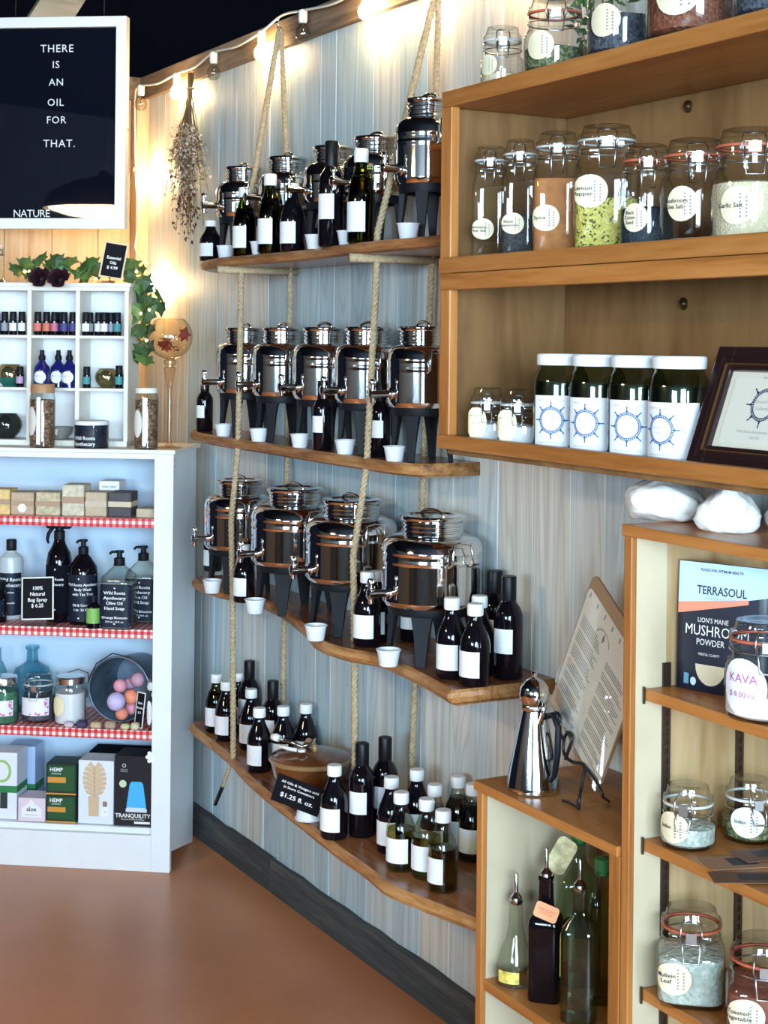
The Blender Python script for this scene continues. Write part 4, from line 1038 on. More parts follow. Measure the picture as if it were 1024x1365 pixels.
# leafy sprigs standing behind the jars on top of the unit
M['leaf'] = mat('herb_leaf', (0.07, 0.16, 0.045), 0.55, noise=.4, nscale=40)
hb_ = onY(790, 20, -0.10)
hp = thing('herb_pot', 'small green leafy herb behind jars on top of the wall unit', 'plant', (hb_.x, -0.085, UTOP))
part('pot', MB().lathe([(0, 0), (.034, 0), (.044, .07), (.041, .07), (.034, .005), (0, .005)], 20), mat('terracotta', (0.30, 0.12, 0.06), .8), hp)
random.seed(11); lv = MB()
for k in range(90):
    a = random.uniform(0, 2 * PI); r_ = random.uniform(.005, .075); z = random.uniform(.07, .24) ; L_ = random.uniform(.018, .034)
    mm = XF((r_ * math.cos(a), r_ * math.sin(a) * .6, z), random.uniform(-1, 1), random.uniform(-1, 1), a)
    lv.add([(0, 0, 0), (L_ * .5, L_ * .28, .003), (L_, 0, 0), (L_ * .5, -L_ * .28, .003)], [(0, 1, 2, 3)], 0, True, mm)
for k in range(6): lv.tube([(0, 0, .03), (math.cos(k) * .03, math.sin(k) * .02, .15), (math.cos(k) * .06, math.sin(k) * .03, .26)], .0015, 5)
tag(part('foliage', lv, M['leaf'], hp), kind='stuff')

# ================================================================== tall cabinet contents
def rock(label, loc, size, seed, rz=0, shape=None):
    rng = random.Random(seed); m = MB(); m.ball((0, 0, 0), 1.0, 36)
    planes = [(Vector((rng.gauss(0, 1), rng.gauss(0, 1), rng.gauss(0, .8))).normalized(), rng.uniform(.70, .94)) for _ in range(20)] + (shape or [])
    waves = [(Vector((rng.gauss(0, 1), rng.gauss(0, 1), rng.gauss(0, 1))) * f, rng.uniform(0, 6), .05 / f ** .7) for f in (3, 5, 8, 13) for _ in range(3)]
    out = []
    for p in m.v:
        v = Vector(p); d = v.copy()
        for n, dist in planes:
            k = v.dot(n)
            if k > dist: v -= n * (k - dist) * .8
        v += d * sum(a_ * math.sin(w_.dot(d) + ph) for w_, ph, a_ in waves)
        out.append((v.x * size[0], v.y * size[1], max(v.z, -.72) * size[2]))
    zmin = min(p[2] for p in out); m.v = [(x_, y_, z_ - zmin) for x_, y_, z_ in out]
    o = link('quartz_rock', m.mesh('quartz_rock', M['quartz']), None, loc, rz)
    return tag(o, label, 'rock', 'white quartz rocks on the tall cabinet')
M['quartz'] = mat('milky_quartz', (0.80, 0.78, 0.74), 0.35, noise=.22, nscale=45, bump=.9)
TT = 1.252
pr1 = onZ(888, 694, TT); pr2 = onZ(971, 708, TT); pr3 = onZ(1040, 706, TT)
rock('long milky white quartz rock with a small hole, on the tall cabinet', (pr1.x + .0, pr1.y, TT), (.080, .048, .044), 17, rad(35), [(Vector((.60, 0, .80)), .58)])
rock('pointed white quartz rock beside the longer one on the tall cabinet', (pr2.x, pr2.y, TT), (.060, .050, .050), 9, rad(50), [(Vector((.7, 0, .7)), .55), (Vector((-.75, 0, .65)), .5)])
rock('small translucent quartz rock at the back of the tall cabinet top', (pr3.x, pr3.y, TT), (.034, .030, .020), 13)

# stand-up pouch
pp = onZ(906, 922, TA); pouch = thing('powder_pouch', 'stand-up pouch of mushroom powder, pale blue top and navy bottom', 'pouch', (max(onY(903, 922, pp.y + .030).x, TX0 + .028), pp.y + .030, TA), rad(22)); pouch.scale = (.82, .80, .97)
PW, PH = .195, .216
def sheet(x0, x1, zf0, zf1, n=10, off=0.0):
    """front skin of the pouch between two heights (functions of x)"""
    m = MB(); vs = []; rows = 6
    def prof(z, x_):
        e = (x_ / PW - .5) * 2; t = z / PH
        return -(.024 * (1 - t) ** .7 * (1 - e * e * .55) + .002) - off
    for j in range(n + 1):
        x_ = x0 + (x1 - x0) * j / n
        for i in range(rows + 1):
            z = zf0(x_) + (zf1(x_) - zf0(x_)) * i / rows; vs.append((x_, prof(z, x_), z))
    fs = [(j * (rows + 1) + i, (j + 1) * (rows + 1) + i, (j + 1) * (rows + 1) + i + 1, j * (rows + 1) + i + 1) for j in range(n) for i in range(rows)]
    return m.add(vs, fs, 0, True)
bk = sheet(0, PW, lambda x_: 0, lambda x_: PH)
nv = len(bk.v)
bk2 = MB(); bk2.v = bk.v + [(x_, -y_ + .002, z_) for x_, y_, z_ in bk.v]; bk2.f = bk.f + [[nv + i for i in f][::-1] for f in bk.f]
rim_ids = [j * 7 for j in range(11)]; bk2.f += [[rim_ids[j], rim_ids[j] + nv, rim_ids[j + 1] + nv, rim_ids[j + 1]] for j in range(10)]
bk2.f += [[i, i + 1, nv + i + 1, nv + i] for i in range(6)] + [[70 + i, nv + 70 + i, nv + 71 + i, 71 + i] for i in range(6)] + [[j * 7 + 6, (j + 1) * 7 + 6, nv + (j + 1) * 7 + 6, nv + j * 7 + 6] for j in range(10)]
bk2.m = [0] * len(bk2.f); bk2.s = [True] * len(bk2.f)
part('pouch_body', bk2, mat('navy_foil', (0.012, 0.018, 0.035), 0.4), pouch)
band = lambda x_: .128 + .034 * x_ / PW
part('blue_panel', sheet(.0005, PW - .0005, lambda x_: band(x_) + .006, lambda x_: PH - .0003, off=.0006), mat('pale_blue_print', (0.46, 0.66, 0.86), 0.45), pouch)
part('coral_brushstroke', sheet(.0005, PW * .80, lambda x_: band(x_) - .001, lambda x_: band(x_) + .018 - .014 * x_ / PW, off=.0009), mat('coral_print', (0.80, 0.26, 0.16), 0.45), pouch)
def on_pouch(mb, x_, z, off=.0014):
    mb.v = [(a + x_, b, c + z) for a, b, c in mb.v]
    o = []
    for a, b, c in mb.v:
        e = (a / PW - .5) * 2; t = c / PH
        o.append((a, -(.024 * max(0, 1 - t) ** .7 * (1 - e * e * .55) + .002) - off, c))
    mb.v = o; return mb
part('lettering', on_pouch(text_mb('TERRASOUL', .0200, True), PW * .50, .170), M['ink'], pouch)
part('lettering', on_pouch(text_mb('S U P E R F O O D S', .0078), PW * .49, .157), mat('blue_grey_print', (.2, .3, .42), .5), pouch)
part('lettering', on_pouch(text_mb('FOODS FOR OPTIMUM HEALTH', .0066, True), PW * .49, .204), M['ink'], pouch)
part('lettering', on_pouch(merge(shift(text_mb("LION'S MANE", .0115), 0, 0, .120), shift(text_mb('MUSHROOM', .0250), .008, 0, .102), shift(text_mb('POWDER', .0150), -.004, 0, .083), shift(text_mb('MENTAL CLARITY', .0060), -.006, 0, .063)), PW * .42, 0), M['white_ink'], pouch)
hc = MB(); hc.add([(.034 * math.cos(PI + PI * k / 12), 0, .034 * math.sin(PI + PI * k / 12)) for k in range(13)], [tuple(range(13))]); 
part('window', on_pouch(hc, .080, .046), mat('cream_powder', (0.66, 0.56, 0.38), 0.6), pouch)
part('seal_print', on_pouch(MB().add([(-.006, 0, 0), (.006, 0, 0), (.006, 0, .018), (-.006, 0, .018)], [(0, 1, 2, 3)]), .025, .010), mat('seal_blue', (.12, .28, .42), .5), pouch)
part('seal_print', on_pouch(MB().add([(.007 * math.cos(2 * PI * k / 14), 0, .007 * math.sin(2 * PI * k / 14)) for k in range(14)], [tuple(range(14))]), .042, .016), mat('seal_pale', (.55, .68, .75), .5), pouch)

pk = onZ(1020, 956, TA); 
kv = clip_jar('round-topped glass jar of white powder with handwritten price sticker', (pk.x, pk.y, TA), rad(52), .062, .150, C['white'], .42, 'gasket', 'label', None, None, sang=-.66, sz=.055, ssize=(.078, .086), sprig=False)
part('lettering', bend(shift(merge(shift(text_mb('KAVA', .0190), 0, 0, .012), shift(text_mb('$ 8.00/oz.', .0120), 0, 0, -.012)), -.66 * .062, -.0014, .055, 0.0), .062), mat('magenta_marker', (0.45, 0.08, 0.30), .6), kv)
for px, py, R, lab, cc_, deg in ((917, 1126, .0455, 'wide low clip-top jar of pale leaf, lid clamp unfastened', 'sage', 40), (1000, 1117, .0455, 'low clip-top jar of herb behind the brown paper tags', 'herb', 66)):
    p = onZ(px, py, TB)
    p.y = min(p.y, -.012 - R)
    clip_jar(lab, (p.x, p.y, TB), rad(deg), R, .100, C[cc_], .80, 'gasketw', 'sticker' if px < 950 else 'label', None, 'Indian', 'low jars on the tall cabinet', sang=-.42, sz=.038, ssize=(.058, .050), flatlid=True)
for px, py, R, H, lab, cc_, sq, gk, txt in ((920, 1330, .0545, .150, 'square clip-top jar of fluffy pale herb, bottom of the tall cabinet', 'sage', 5, 'gasket', 'Mullein\nLeaf'), (1018, 1380, .0580, .150, 'clip-top jar of red-brown powder, bottom of the tall cabinet', 'amberw', 5, 'gasket', 'Toasted\nVegetable')):
    p = onZ(px, py, TC)
    p.x = max(p.x, TX0 + .027 + R * 1.16)
    clip_jar(lab, (p.x, p.y, TC), rad(50), R, H, C[cc_], .86, gk, 'sticker', sq, txt, 'large jars at the bottom of the tall cabinet', sang=-.45, sz=.050, ssize=(.052, .052), flatlid=True)
kd = mat('dark_brown_card', (0.13, 0.065, 0.035), 0.7); random.seed(21)
for i, (px, py, w, l, deg, m_) in enumerate(((985, 1150, .062, .110, -18, M['kraft']), (1000, 1172, .050, .120, -28, kd), (1016, 1142, .055, .090, -8, kd))):
    p = onZ(px, py, TB)
    o = tag(link('paper_tag', MB().box(-w / 2, w / 2, -l / 2, l / 2, 0, .0012).mesh('paper_tag', m_), None, (p.x, p.y, TB + .0004 + .0014 * i), rad(deg)),
            ('kraft-brown paper tag lying under darker tags on the cabinet shelf', 'dark brown paper tag hanging over the cabinet shelf edge', 'dark brown paper tag overlapping kraft one near low jars')[i], 'tag', 'paper tags on the tall cabinet shelf')
    # a printed dark block on each tag
    part('print_block', MB().box(-w * .3, w * .25, -l * .15, l * .25, .0012, .0014), M['ink'], o)

# ================================================================== on and in the low cubby
pj = onZ(711, 1053, LTOP)
can = thing('oil_cruet', 'cone-shaped polished steel oil pourer with ball top', 'cruet', (pj.x, pj.y, LTOP))
part('cone_body', MB().lathe([(0, .001), (.046, 0), (.050, .003), (.0505, .010), (.0500, .0125), (.0455, .040), (.0235, .1425), (.0229, .1455), (.0225, .148), (.0215, .152), (.0225, .155), (.0225, .160)], 40), M['steel'], can)
kn = part('ball_top', MB().lathe([(.020, .158), (.026, .164), (.0285, .178), (.026, .192), (.018, .203), (.008, .208), (.0045, .210), (.0045, .214), (.006, .217), (.004, .221), (0, .222)], 32), M['steel'], can)
part('collar', MB().lathe([(.0235, .150), (.0245, .152), (.0245, .158), (.0235, .160)], 32), M['steel_r'], can)
hx = Matrix.Rotation(rad(8), 4, 'Z')
part('handle', MB().tube([(.024, 0, .140), (.052, 0, .150), (.066, 0, .130), (.064, 0, .080), (.056, 0, .040), (.046, 0, .028)], [.006, .006, .0065, .0065, .006, .005], 10, M=hx), M['blackp'], can)
part('spout', MB().tube([(-.026, -.010, .130), (-.034, -.014, .150), (-.037, -.016, .170)], [.005, .004, .003], 8, M=Matrix.Rotation(rad(150), 4, 'Z')), M['chrome'], can)

# lettered clipboard on a curled iron easel: its four corners were solved from the easel and the cabinet it leans on
def camp(lat, z, h): return CAM + RIGHT * lat + FWD * z + UP * (h - EYE)
B2 = camp(.389, 2.81, .750); B1 = camp(.325, 3.03, .860); T1 = camp(.393, 2.917, 1.127)
wv_ = (B2 - B1); W_ = wv_.length; hv = (T1 - B1); hv -= wv_ * hv.dot(wv_) / wv_.dot(wv_); H_ = hv.length
ex_ = wv_.normalized(); ez_ = hv.normalized(); ey_ = ez_.cross(ex_)
cbd = thing('menu_board', 'clear-covered price menu on a board leaning against tall cabinet', 'menu', B1)
cbd.rotation_euler = Matrix((ex_, ey_, ez_)).transposed().to_euler()
def rrect(x0, x1, z0, z1, r, n=5):
    out = []
    for cx_, cz_, a in ((x1 - r, z0 + r, -PI / 2), (x1 - r, z1 - r, 0), (x0 + r, z1 - r, PI / 2), (x0 + r, z0 + r, PI)):
        out += [(cx_ + r * math.cos(a + k * PI / 2 / n), cz_ + r * math.sin(a + k * PI / 2 / n)) for k in range(n + 1)]
    return out
def plate(pts, y0, y1):
    m = MB().prism(pts, 0, 1); m.v = [(a, y0 + (y1 - y0) * c, b) for a, b, c in m.v]; m.f = [f[::-1] for f in m.f]; return m
part('board', plate(rrect(0, W_, 0, H_, .02), .0, .004), mat('tan_hardboard', (0.34, 0.21, 0.11), .6), cbd)
part('page', plate(rrect(.004, W_ - .004, .004, H_ - .028, .012), -.0012, -.0002), M['paper'], cbd)
tx = MB(); random.seed(5)
for c_ in (0, 1):
    x0 = .016 + c_ * (W_ * .5 - .002); z = H_ - (.085 if c_ == 0 else .10)
    while z > .022:
        for k in range(random.choice((3, 4, 5))):
            ln = (W_ * .5 - .030) * (random.uniform(.82, 1) if k else .75)
            if z < .02: break
            tx.add([(x0, -.0016, z), (x0 + ln, -.0016, z), (x0 + ln, -.0016, z + .0019), (x0, -.0016, z + .0019)], [(0, 1, 2, 3)]); z -= .0052
        z -= .0060
tag(part('text_lines', tx, M['greyink'], cbd), kind='stuff')
for k in range(7): part('binding_slot', MB().add([(.016 + k * (W_ - .04) / 6, -.0016, H_ - .044), (.020 + k * (W_ - .04) / 6, -.0016, H_ - .044), (.020 + k * (W_ - .04) / 6, -.0016, H_ - .034), (.016 + k * (W_ - .04) / 6, -.0016, H_ - .034)], [(0, 1, 2, 3)]), M['greyink'], cbd)
arc = MB()
for k in range(14):
    a = PI * (.12 + .76 * k / 13); arc.add([(W_ * .42 + .030 * math.cos(a) + dx, -.0016, H_ - .082 + .022 * math.sin(a) + dz) for dx, dz in ((-.0012, -.002), (.0012, -.002), (.0012, .002), (-.0012, .002))], [(0, 1, 2, 3)])
arc.add([(W_ * .42, -.0016, H_ - .084), (W_ * .42 + .006, -.0016, H_ - .074), (W_ * .42, -.0016, H_ - .062), (W_ * .42 - .003, -.0016, H_ - .074)], [(0, 1, 2, 3)])
part('emblem', arc, M['greyink'], cbd)
part('clear_cover', plate(rrect(-.002, W_ + .004, -.004, H_ - .026, .016), -.0032, -.0026), M['pane'], cbd)
ez = thing('easel_stand', 'black wrought-iron easel with curled feet holding the menu board', 'stand', (B2.x, B2.y, LTOP))
def ep(px, py, lat_z): 
    d = ray(px, py); return CAM + d * lat_z - Vector((B2.x, B2.y, LTOP))
def epz(px, py, z): return onZ(px, py, z) - Vector((B2.x, B2.y, LTOP))
def ef(px, py, off=.010):                            # a point just in front of (or, negative, behind) the board
    return onP(px, py, B1 - ey_ * off, ey_) - Vector((B2.x, B2.y, LTOP))
def curl(pts, r=.0032):
    P = [Vector(p) for p in pts]; out = []
    for i in range(len(P) - 1):
        p0, p1, p2, p3 = P[max(i - 1, 0)], P[i], P[i + 1], P[min(i + 2, len(P) - 1)]
        for k in range(5):
            t_ = k / 5; out.append(0.5 * (2 * p1 + (p2 - p0) * t_ + (2 * p0 - 5 * p1 + 4 * p2 - p3) * t_ ** 2 + (3 * p1 - p0 - 3 * p2 + p3) * t_ ** 3))
    return MB().tube(out + [P[-1]], r, 6)
FT = epz(771, 1077, LTOP + .004)
part('front_leg', curl([FT, FT.lerp(ef(779, 1021), .5), ef(779, 1021), ef(762, 1015), ef(752, 1004), ef(752, 987), ef(757, 976), ef(763, 984), ef(758, 1000), ef(754, 1012)]), M['iron'], ez)
part('foot_curl', curl([FT.lerp(ef(779, 1021), .45), FT + Vector((.012, -.006, .022)), FT + Vector((.010, -.006, .004)), FT, FT + Vector((-.006, .004, .014))]), M['iron'], ez)
part('back_leg', curl([FT, epz(760, 1071, LTOP + .004), epz(750, 1067, LTOP + .004)], .0028), M['iron'], ez)
part('side_curl', curl([ef(752, 987), ef(745, 972), ef(746, 955), ef(741, 950), ef(739, 960)], .0030), M['iron'], ez)
part('arm', curl([ef(779, 1021), ef(795, 1042), ef(803, 1058, .010), B2 - Vector((B2.x, B2.y, LTOP)) + Vector((.004, -.002, -.007)) + ey_ * .008], .0030), M['iron'], ez)
part('spine', curl([B2 - Vector((B2.x, B2.y, LTOP)) + Vector((.004, -.002, -.007)) + ey_ * .008, epz(812, 1068, LTOP + .004)], .0028), M['iron'], ez)

# bottles inside the cubby
yl = mat('yellow_print_label', (0.75, 0.58, 0.12), .5, noise=.5, nscale=70)
M['pour'] = mat('pourer_steel', (0.5, 0.5, 0.52), .2, 1.0)
def pourer(t, z, r=.011):
    p = part('pourer', MB().lathe([(r, z - .004), (r * 1.15, z), (r * 1.15, z + .004), (r * .9, z + .006), (r * 1.1, z + .009), (r * .7, z + .014), (.004, z + .018), (.0036, z + .052), (.0022, z + .054), (0, z + .054)], 14), M['pour'], t)
    return p
pa = onZ(687, 1310, LSH)
a = thing('glass_cruet', 'bell-shaped clear glass bottle with yellow label and steel pourer', 'bottle', (pa.x, pa.y, LSH), rad(35))
part('glass_body', MB().lathe([(0, .003), (.030, 0), (.037, .003), (.0385, .012), (.037, .035), (.029, .060), (.019, .085), (.0135, .110), (.0125, .150), (.0135, .152), (.0135, .156)], 28), M['clearb'], a)
pourer(a, .153); label_patch(.0392, .012, .034, .55, 'fruit_label', a).data.materials[0] = yl
def sq_bottle(label, px, py, R, hb, hn, glassm, deg, cat='bottle', z=LSH, Y=None):
    p = onZ(px, py, z) if Y is None else Vector((onY(px, py, Y).x, Y, z))
    t = thing('square_bottle', label, cat, (p.x, p.y, z), rad(deg))
    part('glass_body', MB().lathe([(0, .003), (R * .9, 0), (R, .004), (R, hb * .92), (R * .92, hb), (R * .45, hb + .018), (.013, hb + .030), (.012, hn), (.0135, hn + .001), (.0135, hn + .006)], 32, sq=7), glassm, t)
    return t
b2 = sq_bottle('tall dark square bottle with orange tag and steel pourer', 727, 1330, .0300, .150, .218, M['dark_glass'], 46)
pourer(b2, .222)
tg = part('orange_tag', plate(rrect(-.022, .022, -.014, .014, .006), -.002, -.001), mat('orange_tag_card', (0.80, 0.33, 0.16), .7), b2, loc=(.006, -.034, .170), rot=(rad(-14), rad(18), 0))
part('lettering', shift(text_mb('WILD ROOTS\nOLIVE OIL', .0054), 0, -.0026, 0), mat('orange_ink', (.5, .12, .05), .7), tg)
b3 = sq_bottle('clear square bottle with green-tinted base and steel pourer', 772, 1356, .0330, .165, .225, glass('green_tinted_glass', (0.68, 0.80, 0.70), 1.6), 52)
pourer(b3, .229)
part('fruit_label', MB().box(-.0345, -.0335, -.012, .012, .075, .145), yl, b3)
gg = glass('bottle_green_glass', (0.66, 0.74, 0.62), 1.6)
b4 = sq_bottle('large clear bottle with green stopper and paper tag', 771, 1230, .040, .200, .262, gg, 60, Y=-.118)
part('stopper', MB().lathe([(.011, .258), (.015, .262), (.0155, .293), (.013, .298), (0, .299)], 18), mat('green_stopper', (0.03, 0.20, 0.05), .4), b4)
part('paper_tag', plate(rrect(-.020, .020, -.036, .036, .012), 0, .001), mat('olive_printed_tag', (0.55, 0.52, 0.30), .7, noise=.4, nscale=60), b4, loc=(-.036, -.03, .245), rot=(0, rad(28), rad(-20)))
b5 = sq_bottle('green bottle with green stopper tucked behind the cubby stile', 803, 1230, .024, .19, .235, gg, 60, Y=-.135)
part('stopper', MB().lathe([(.011, .230), (.0145, .234), (.015, .262), (0, .266)], 18), mat('green_stopper_dark', (0.03, 0.16, 0.05), .4), b5)
# ================================================================== contents of the white corner cabinet
def cthing(name, label, cat, px, py, dep, z, group=None, drz=0.0):
    """stands on height z, DEP behind the cabinet front, under pixel column px"""
    q = onC(px, py, dep); return thing(name, label, cat, cabw(q.x, dep, z), CRZ + drz, group)
def cscale(dep): return (CAM - cabw(-.3, dep, 1)).length / FPX
def px2m(n, dep=.05): return n * cscale(dep) * 1.0
# soaps
random.seed(9)
def soap(label, x0, x1, ytop, dep, c, band=None, dot=False, hz=None, z=CS['a']):
    q0, q1 = onC(x0, 690, dep), onC(x1, 690, dep); w = q1.x - q0.x - .0022; h = hz or (onC(x0, ytop, dep).z - z)
    t = thing('soap_bar', label, 'soap', cabw((q0.x + q1.x) / 2, dep, z), CRZ, 'soap bars on the gingham shelf')
    part('bar', MB().box(-w / 2, w / 2, 0, .075, 0, h, ch=.002), c, t)
    if band: part('paper_band', MB().box(-w / 2 - .0006, w / 2 + .0006, -.0007, .0757, h * .40, h * .62), band, t)
    if dot: part('round_sticker', MB().lathe([(0, .0012), (.0130, .0012), (.0130, 0)], 18, M=XF((0, -.0005, h * .3), rx=PI / 2)), M['white_cap'], t)
    return t
sb = lambda n, c, k=.2: mat(n, c, .6, noise=k, nscale=60)
kb = mat('kraft_band', (0.42, 0.28, 0.18), .7)
soap('yellow soap bar with tan paper band', -14, 13, 652, .05, sb('soap_yellow', (.72, .50, .20)), kb)
soap('tan soap bar with a round white sticker', 14, 45, 656, .055, sb('soap_tan', (.50, .36, .24), .1), kb, True)
soap('cream soap bar flecked with dark herb, beside tan one', 47, 80, 656, .055, sb('soap_fleck', (.52, .44, .28), .35), kb)
soap('taller cream soap bar rising above its neighbours', 82, 112, 646, .055, sb('soap_cream', (.60, .54, .40), .25), kb)
soap('pale brown soap bar between the tall cream and charcoal ones', 113, 142, 656, .06, sb('soap_pale', (.52, .41, .28), .1), mat('pale_band', (.58, .48, .36), .7))
soap('charcoal grey soap bar with cream band', 144, 175, 656, .06, sb('soap_charcoal', (.065, .055, .06), .15), mat('cream_band', (.62, .52, .36), .7))
soap('low rounded tan soap bar against the cabinet stile', 181, 210, 678, .055, sb('soap_low', (.52, .42, .30), .1))
bx = soap('small white printed soap box behind the charcoal bar', 131, 159, 641, .145, M['label'], None)
part('print', shift(text_mb('ooo ooo', .012, True), 0, -.0012, onC(131, 641, .145).z - CS['a'] - .016), M['greyink'], bx)

# toiletries on the second shelf
def print_label(t, r, z0, z1, half, lines, mm='navy', rule=True, sq=None):
    lp = label_patch(r + .0006, z0, z1, half, 'printed_label', t, mm, sq=sq)
    for s, sz, z, dx in lines: part('lettering', bend(shift(text_mb(s, sz, True), dx, -.0005, z), r + .0006, sq), M['white_ink'], lp)
    ms = []
    w = half * r * .86
    if rule:
        for z in (z0 + .010, z1 - .012):
            ms.append(MB().add([(-w, 0, z - .0006), (w, 0, z - .0006), (w, 0, z + .0006), (-w, 0, z + .0006)], [(0, 1, 2, 3)]))
            ms.append(MB().add([(-.003, 0, z), (0, 0, z - .003), (.003, 0, z), (0, 0, z + .003)], [(0, 1, 2, 3)]))
        for z in (z0 + .0012, z1 - .0012): ms.append(MB().add([(-w * 1.1, 0, z - .0011), (w * 1.1, 0, z - .0011), (w * 1.1, 0, z + .0011), (-w * 1.1, 0, z + .0011)], [(0, 1, 2, 3)]))
    if ms: part('ruled_lines', bend(shift(merge(*ms), 0, -.0005, 0), r + .0006, sq), M['white_ink'], lp)
    return lp
def pump(t, z, r, spread=.022):
    h = part('pump', MB().lathe([(r, z - .004), (r * 1.05, z), (r * 1.05, z + .018), (r * .55, z + .020), (r * .5, z + .032), (r * .85, z + .034), (r * .85, z + .040), (0, z + .041)], 16).tube([(0, 0, z + .037), (-spread, -.004, z + .036), (-spread - .006, -.005, z + .030)], .004, 8), M['blackp'], t)
    return h
SB = CS['b']
t = cthing('lotion_bottle', 'pale lotion bottle with black cap and navy label behind the price card', 'bottle', 15, 760, .150, SB)
R = .037; part('bottle_body', MB().lathe([(0, .002), (R * .9, 0), (R, .006), (R, .170), (R * .9, .186), (.018, .198), (.014, .202), (.014, .210)], 28), mat('pale_lotion', (.48, .54, .56), .25), t)
part('cap', MB().lathe([(.015, .205), (.0155, .206), (.0155, .236), (.014, .238), (0, .238)], 18), M['blackp'], t)
print_label(t, R, .012, .140, 1.25, (('Wild Roots', .015, .120, .01), ('Apothecary', .015, .103, .01), ('Lotion', .009, .082, .01), ('Lavender', .008, .050, .01)), rule=False)
t = cthing('cosmetic_jar', 'squat dark jar half out of view on the toiletry shelf', 'jar', -6, 800, .075, SB)
part('jar_body', MB().lathe([(0, 0), (.032, 0), (.034, .004), (.034, .085), (.030, .095), (.026, .098)], 26), M['dark_glass'], t); part('lid', MB().lathe([(.028, .096), (.030, .098), (.030, .122), (0, .123)], 24), M['blackp'], t)
print_label(t, .034, .02, .07, 1.2, (('Roots', .010, .050, .012),))
t = cthing('spray_bottle', 'tall black trigger spray bottle behind the price card', 'bottle', 79, 760, .120, SB)
R = .039; part('bottle_body', MB().lathe([(0, .002), (R * .9, 0), (R, .006), (R, .175), (R * .88, .205), (R * .5, .232), (.016, .245), (.014, .258)], 28), M['dark_glass'], t)
hd = MB().lathe([(.0165, .246), (.0165, .270), (.012, .273), (.012, .282)], 16).box(-.040, .036, -.011, .011, .278, .302, ch=.004).box(-.050, -.038, -.006, .006, .286, .297)
part('trigger_head', hd, M['blackp'], t); part('trigger', MB().tube([(-.022, 0, .280), (-.034, 0, .262), (-.038, 0, .244), (-.034, 0, .232)], [.006, .006, .005, .003], 8), M['blackp'], t)
print_label(t, R, .030, .172, 1.3, (('Wild Roots', .011, .13, 0), ('Apothecary', .011, .115, 0)), 'black')
t = cthing('pump_bottle', 'dark pump bottle with navy body wash label', 'bottle', 111, 770, .096, SB)
R = .0435; part('bottle_body', MB().lathe([(0, .002), (R * .9, 0), (R, .006), (R, .150), (R * .92, .172), (R * .55, .196), (.015, .206), (.014, .212)], 30), M['dark_glass'], t)
pump(t, .210, .0145, .014)
print_label(t, R, .012, .150, 1.3, (('Wild Roots Apothecary', .0112, .120, .012), ('Body Wash', .0112, .106, .012), ('with Tea Tree', .0112, .092, .012), ('Oil & Coconut', .0105, .060, .012), ('1 ltr. 32 fl. oz.', .0100, .046, .012)))
t = cthing('dropper_vial', 'small dark vial with bright green label', 'bottle', 124.5, 815, .026, SB)
R = .0205; part('bottle_body', MB().lathe([(0, .001), (R, .001), (R, .062), (R * .6, .074), (.009, .078)], 22), M['dark_glass'], t); part('cap', MB().lathe([(.0095, .074), (.010, .076), (.010, .094), (0, .096)], 16), M['blackp'], t)
label_patch(R + .0006, .016, .060, 1.35, 'green_label', t).data.materials[0] = mat('lime_label', (.22, .45, .10), .5)
for px, lab, dr in ((159, 'clear pump bottle of hand soap with dark blue label', 0.0), (191, 'clear pump bottle half hidden behind the cabinet stile', .02)):
    t = cthing('pump_bottle', lab, 'bottle', px, 780, .050 if dr == 0 else .165, SB, None, dr)
    R = .0485; part('bottle_body', MB().lathe([(0, .002), (R * .92, 0), (R, .006), (R, .132), (R * .95, .150), (R * .62, .168), (.017, .180), (.015, .188)], 32, sq=6), M['clearb'], t)
    part('soap', MB().lathe([(0, .004), (R * .90, .003), (R * .95, .008), (R * .95, .130), (0, .131)], 28, sq=6), mat('grey_soap', (.12, .13, .14), .2), t)
    pump(t, .186, .0155, .022)
    print_label(t, R, .008, .134, .92, (('Wild Roots', .0125, .108, 0), ('Apothecary', .0125, .093, 0), ('Olive Oil', .0125, .078, 0), ('Hand Soap', .0125, .063, 0), ('Orange Blossom', .0100, .036, 0), ('750 mL / 24 fl. oz', .0070, .024, 0)), sq=6)
q = onC(50, 818, .030)
card('price_card', 'black price card for bug spray, white border, on clear holder', 'sign', .098, .125, .0016, cabw(q.x, .030, SB + .018), CRZ, rad(8), rad(-3), chalk, M['white_ink'],
     (('100%', .0150, .092), ('Natural', .0150, .075), ('Bug Spray', .0150, .058), ('$ 6.25', .0150, .041)), frame=.004)
m_ = MB().box(-.050, .050, -.004, -.0005, 0, .016).box(-.050, .050, .0005, .040, 0, .003)
tag(link('card_holder', m_.mesh('card_holder', M['glass']), None, cabw(q.x, .030, SB + .0006), CRZ), 'clear acrylic holder under the bug spray price card', 'holder')

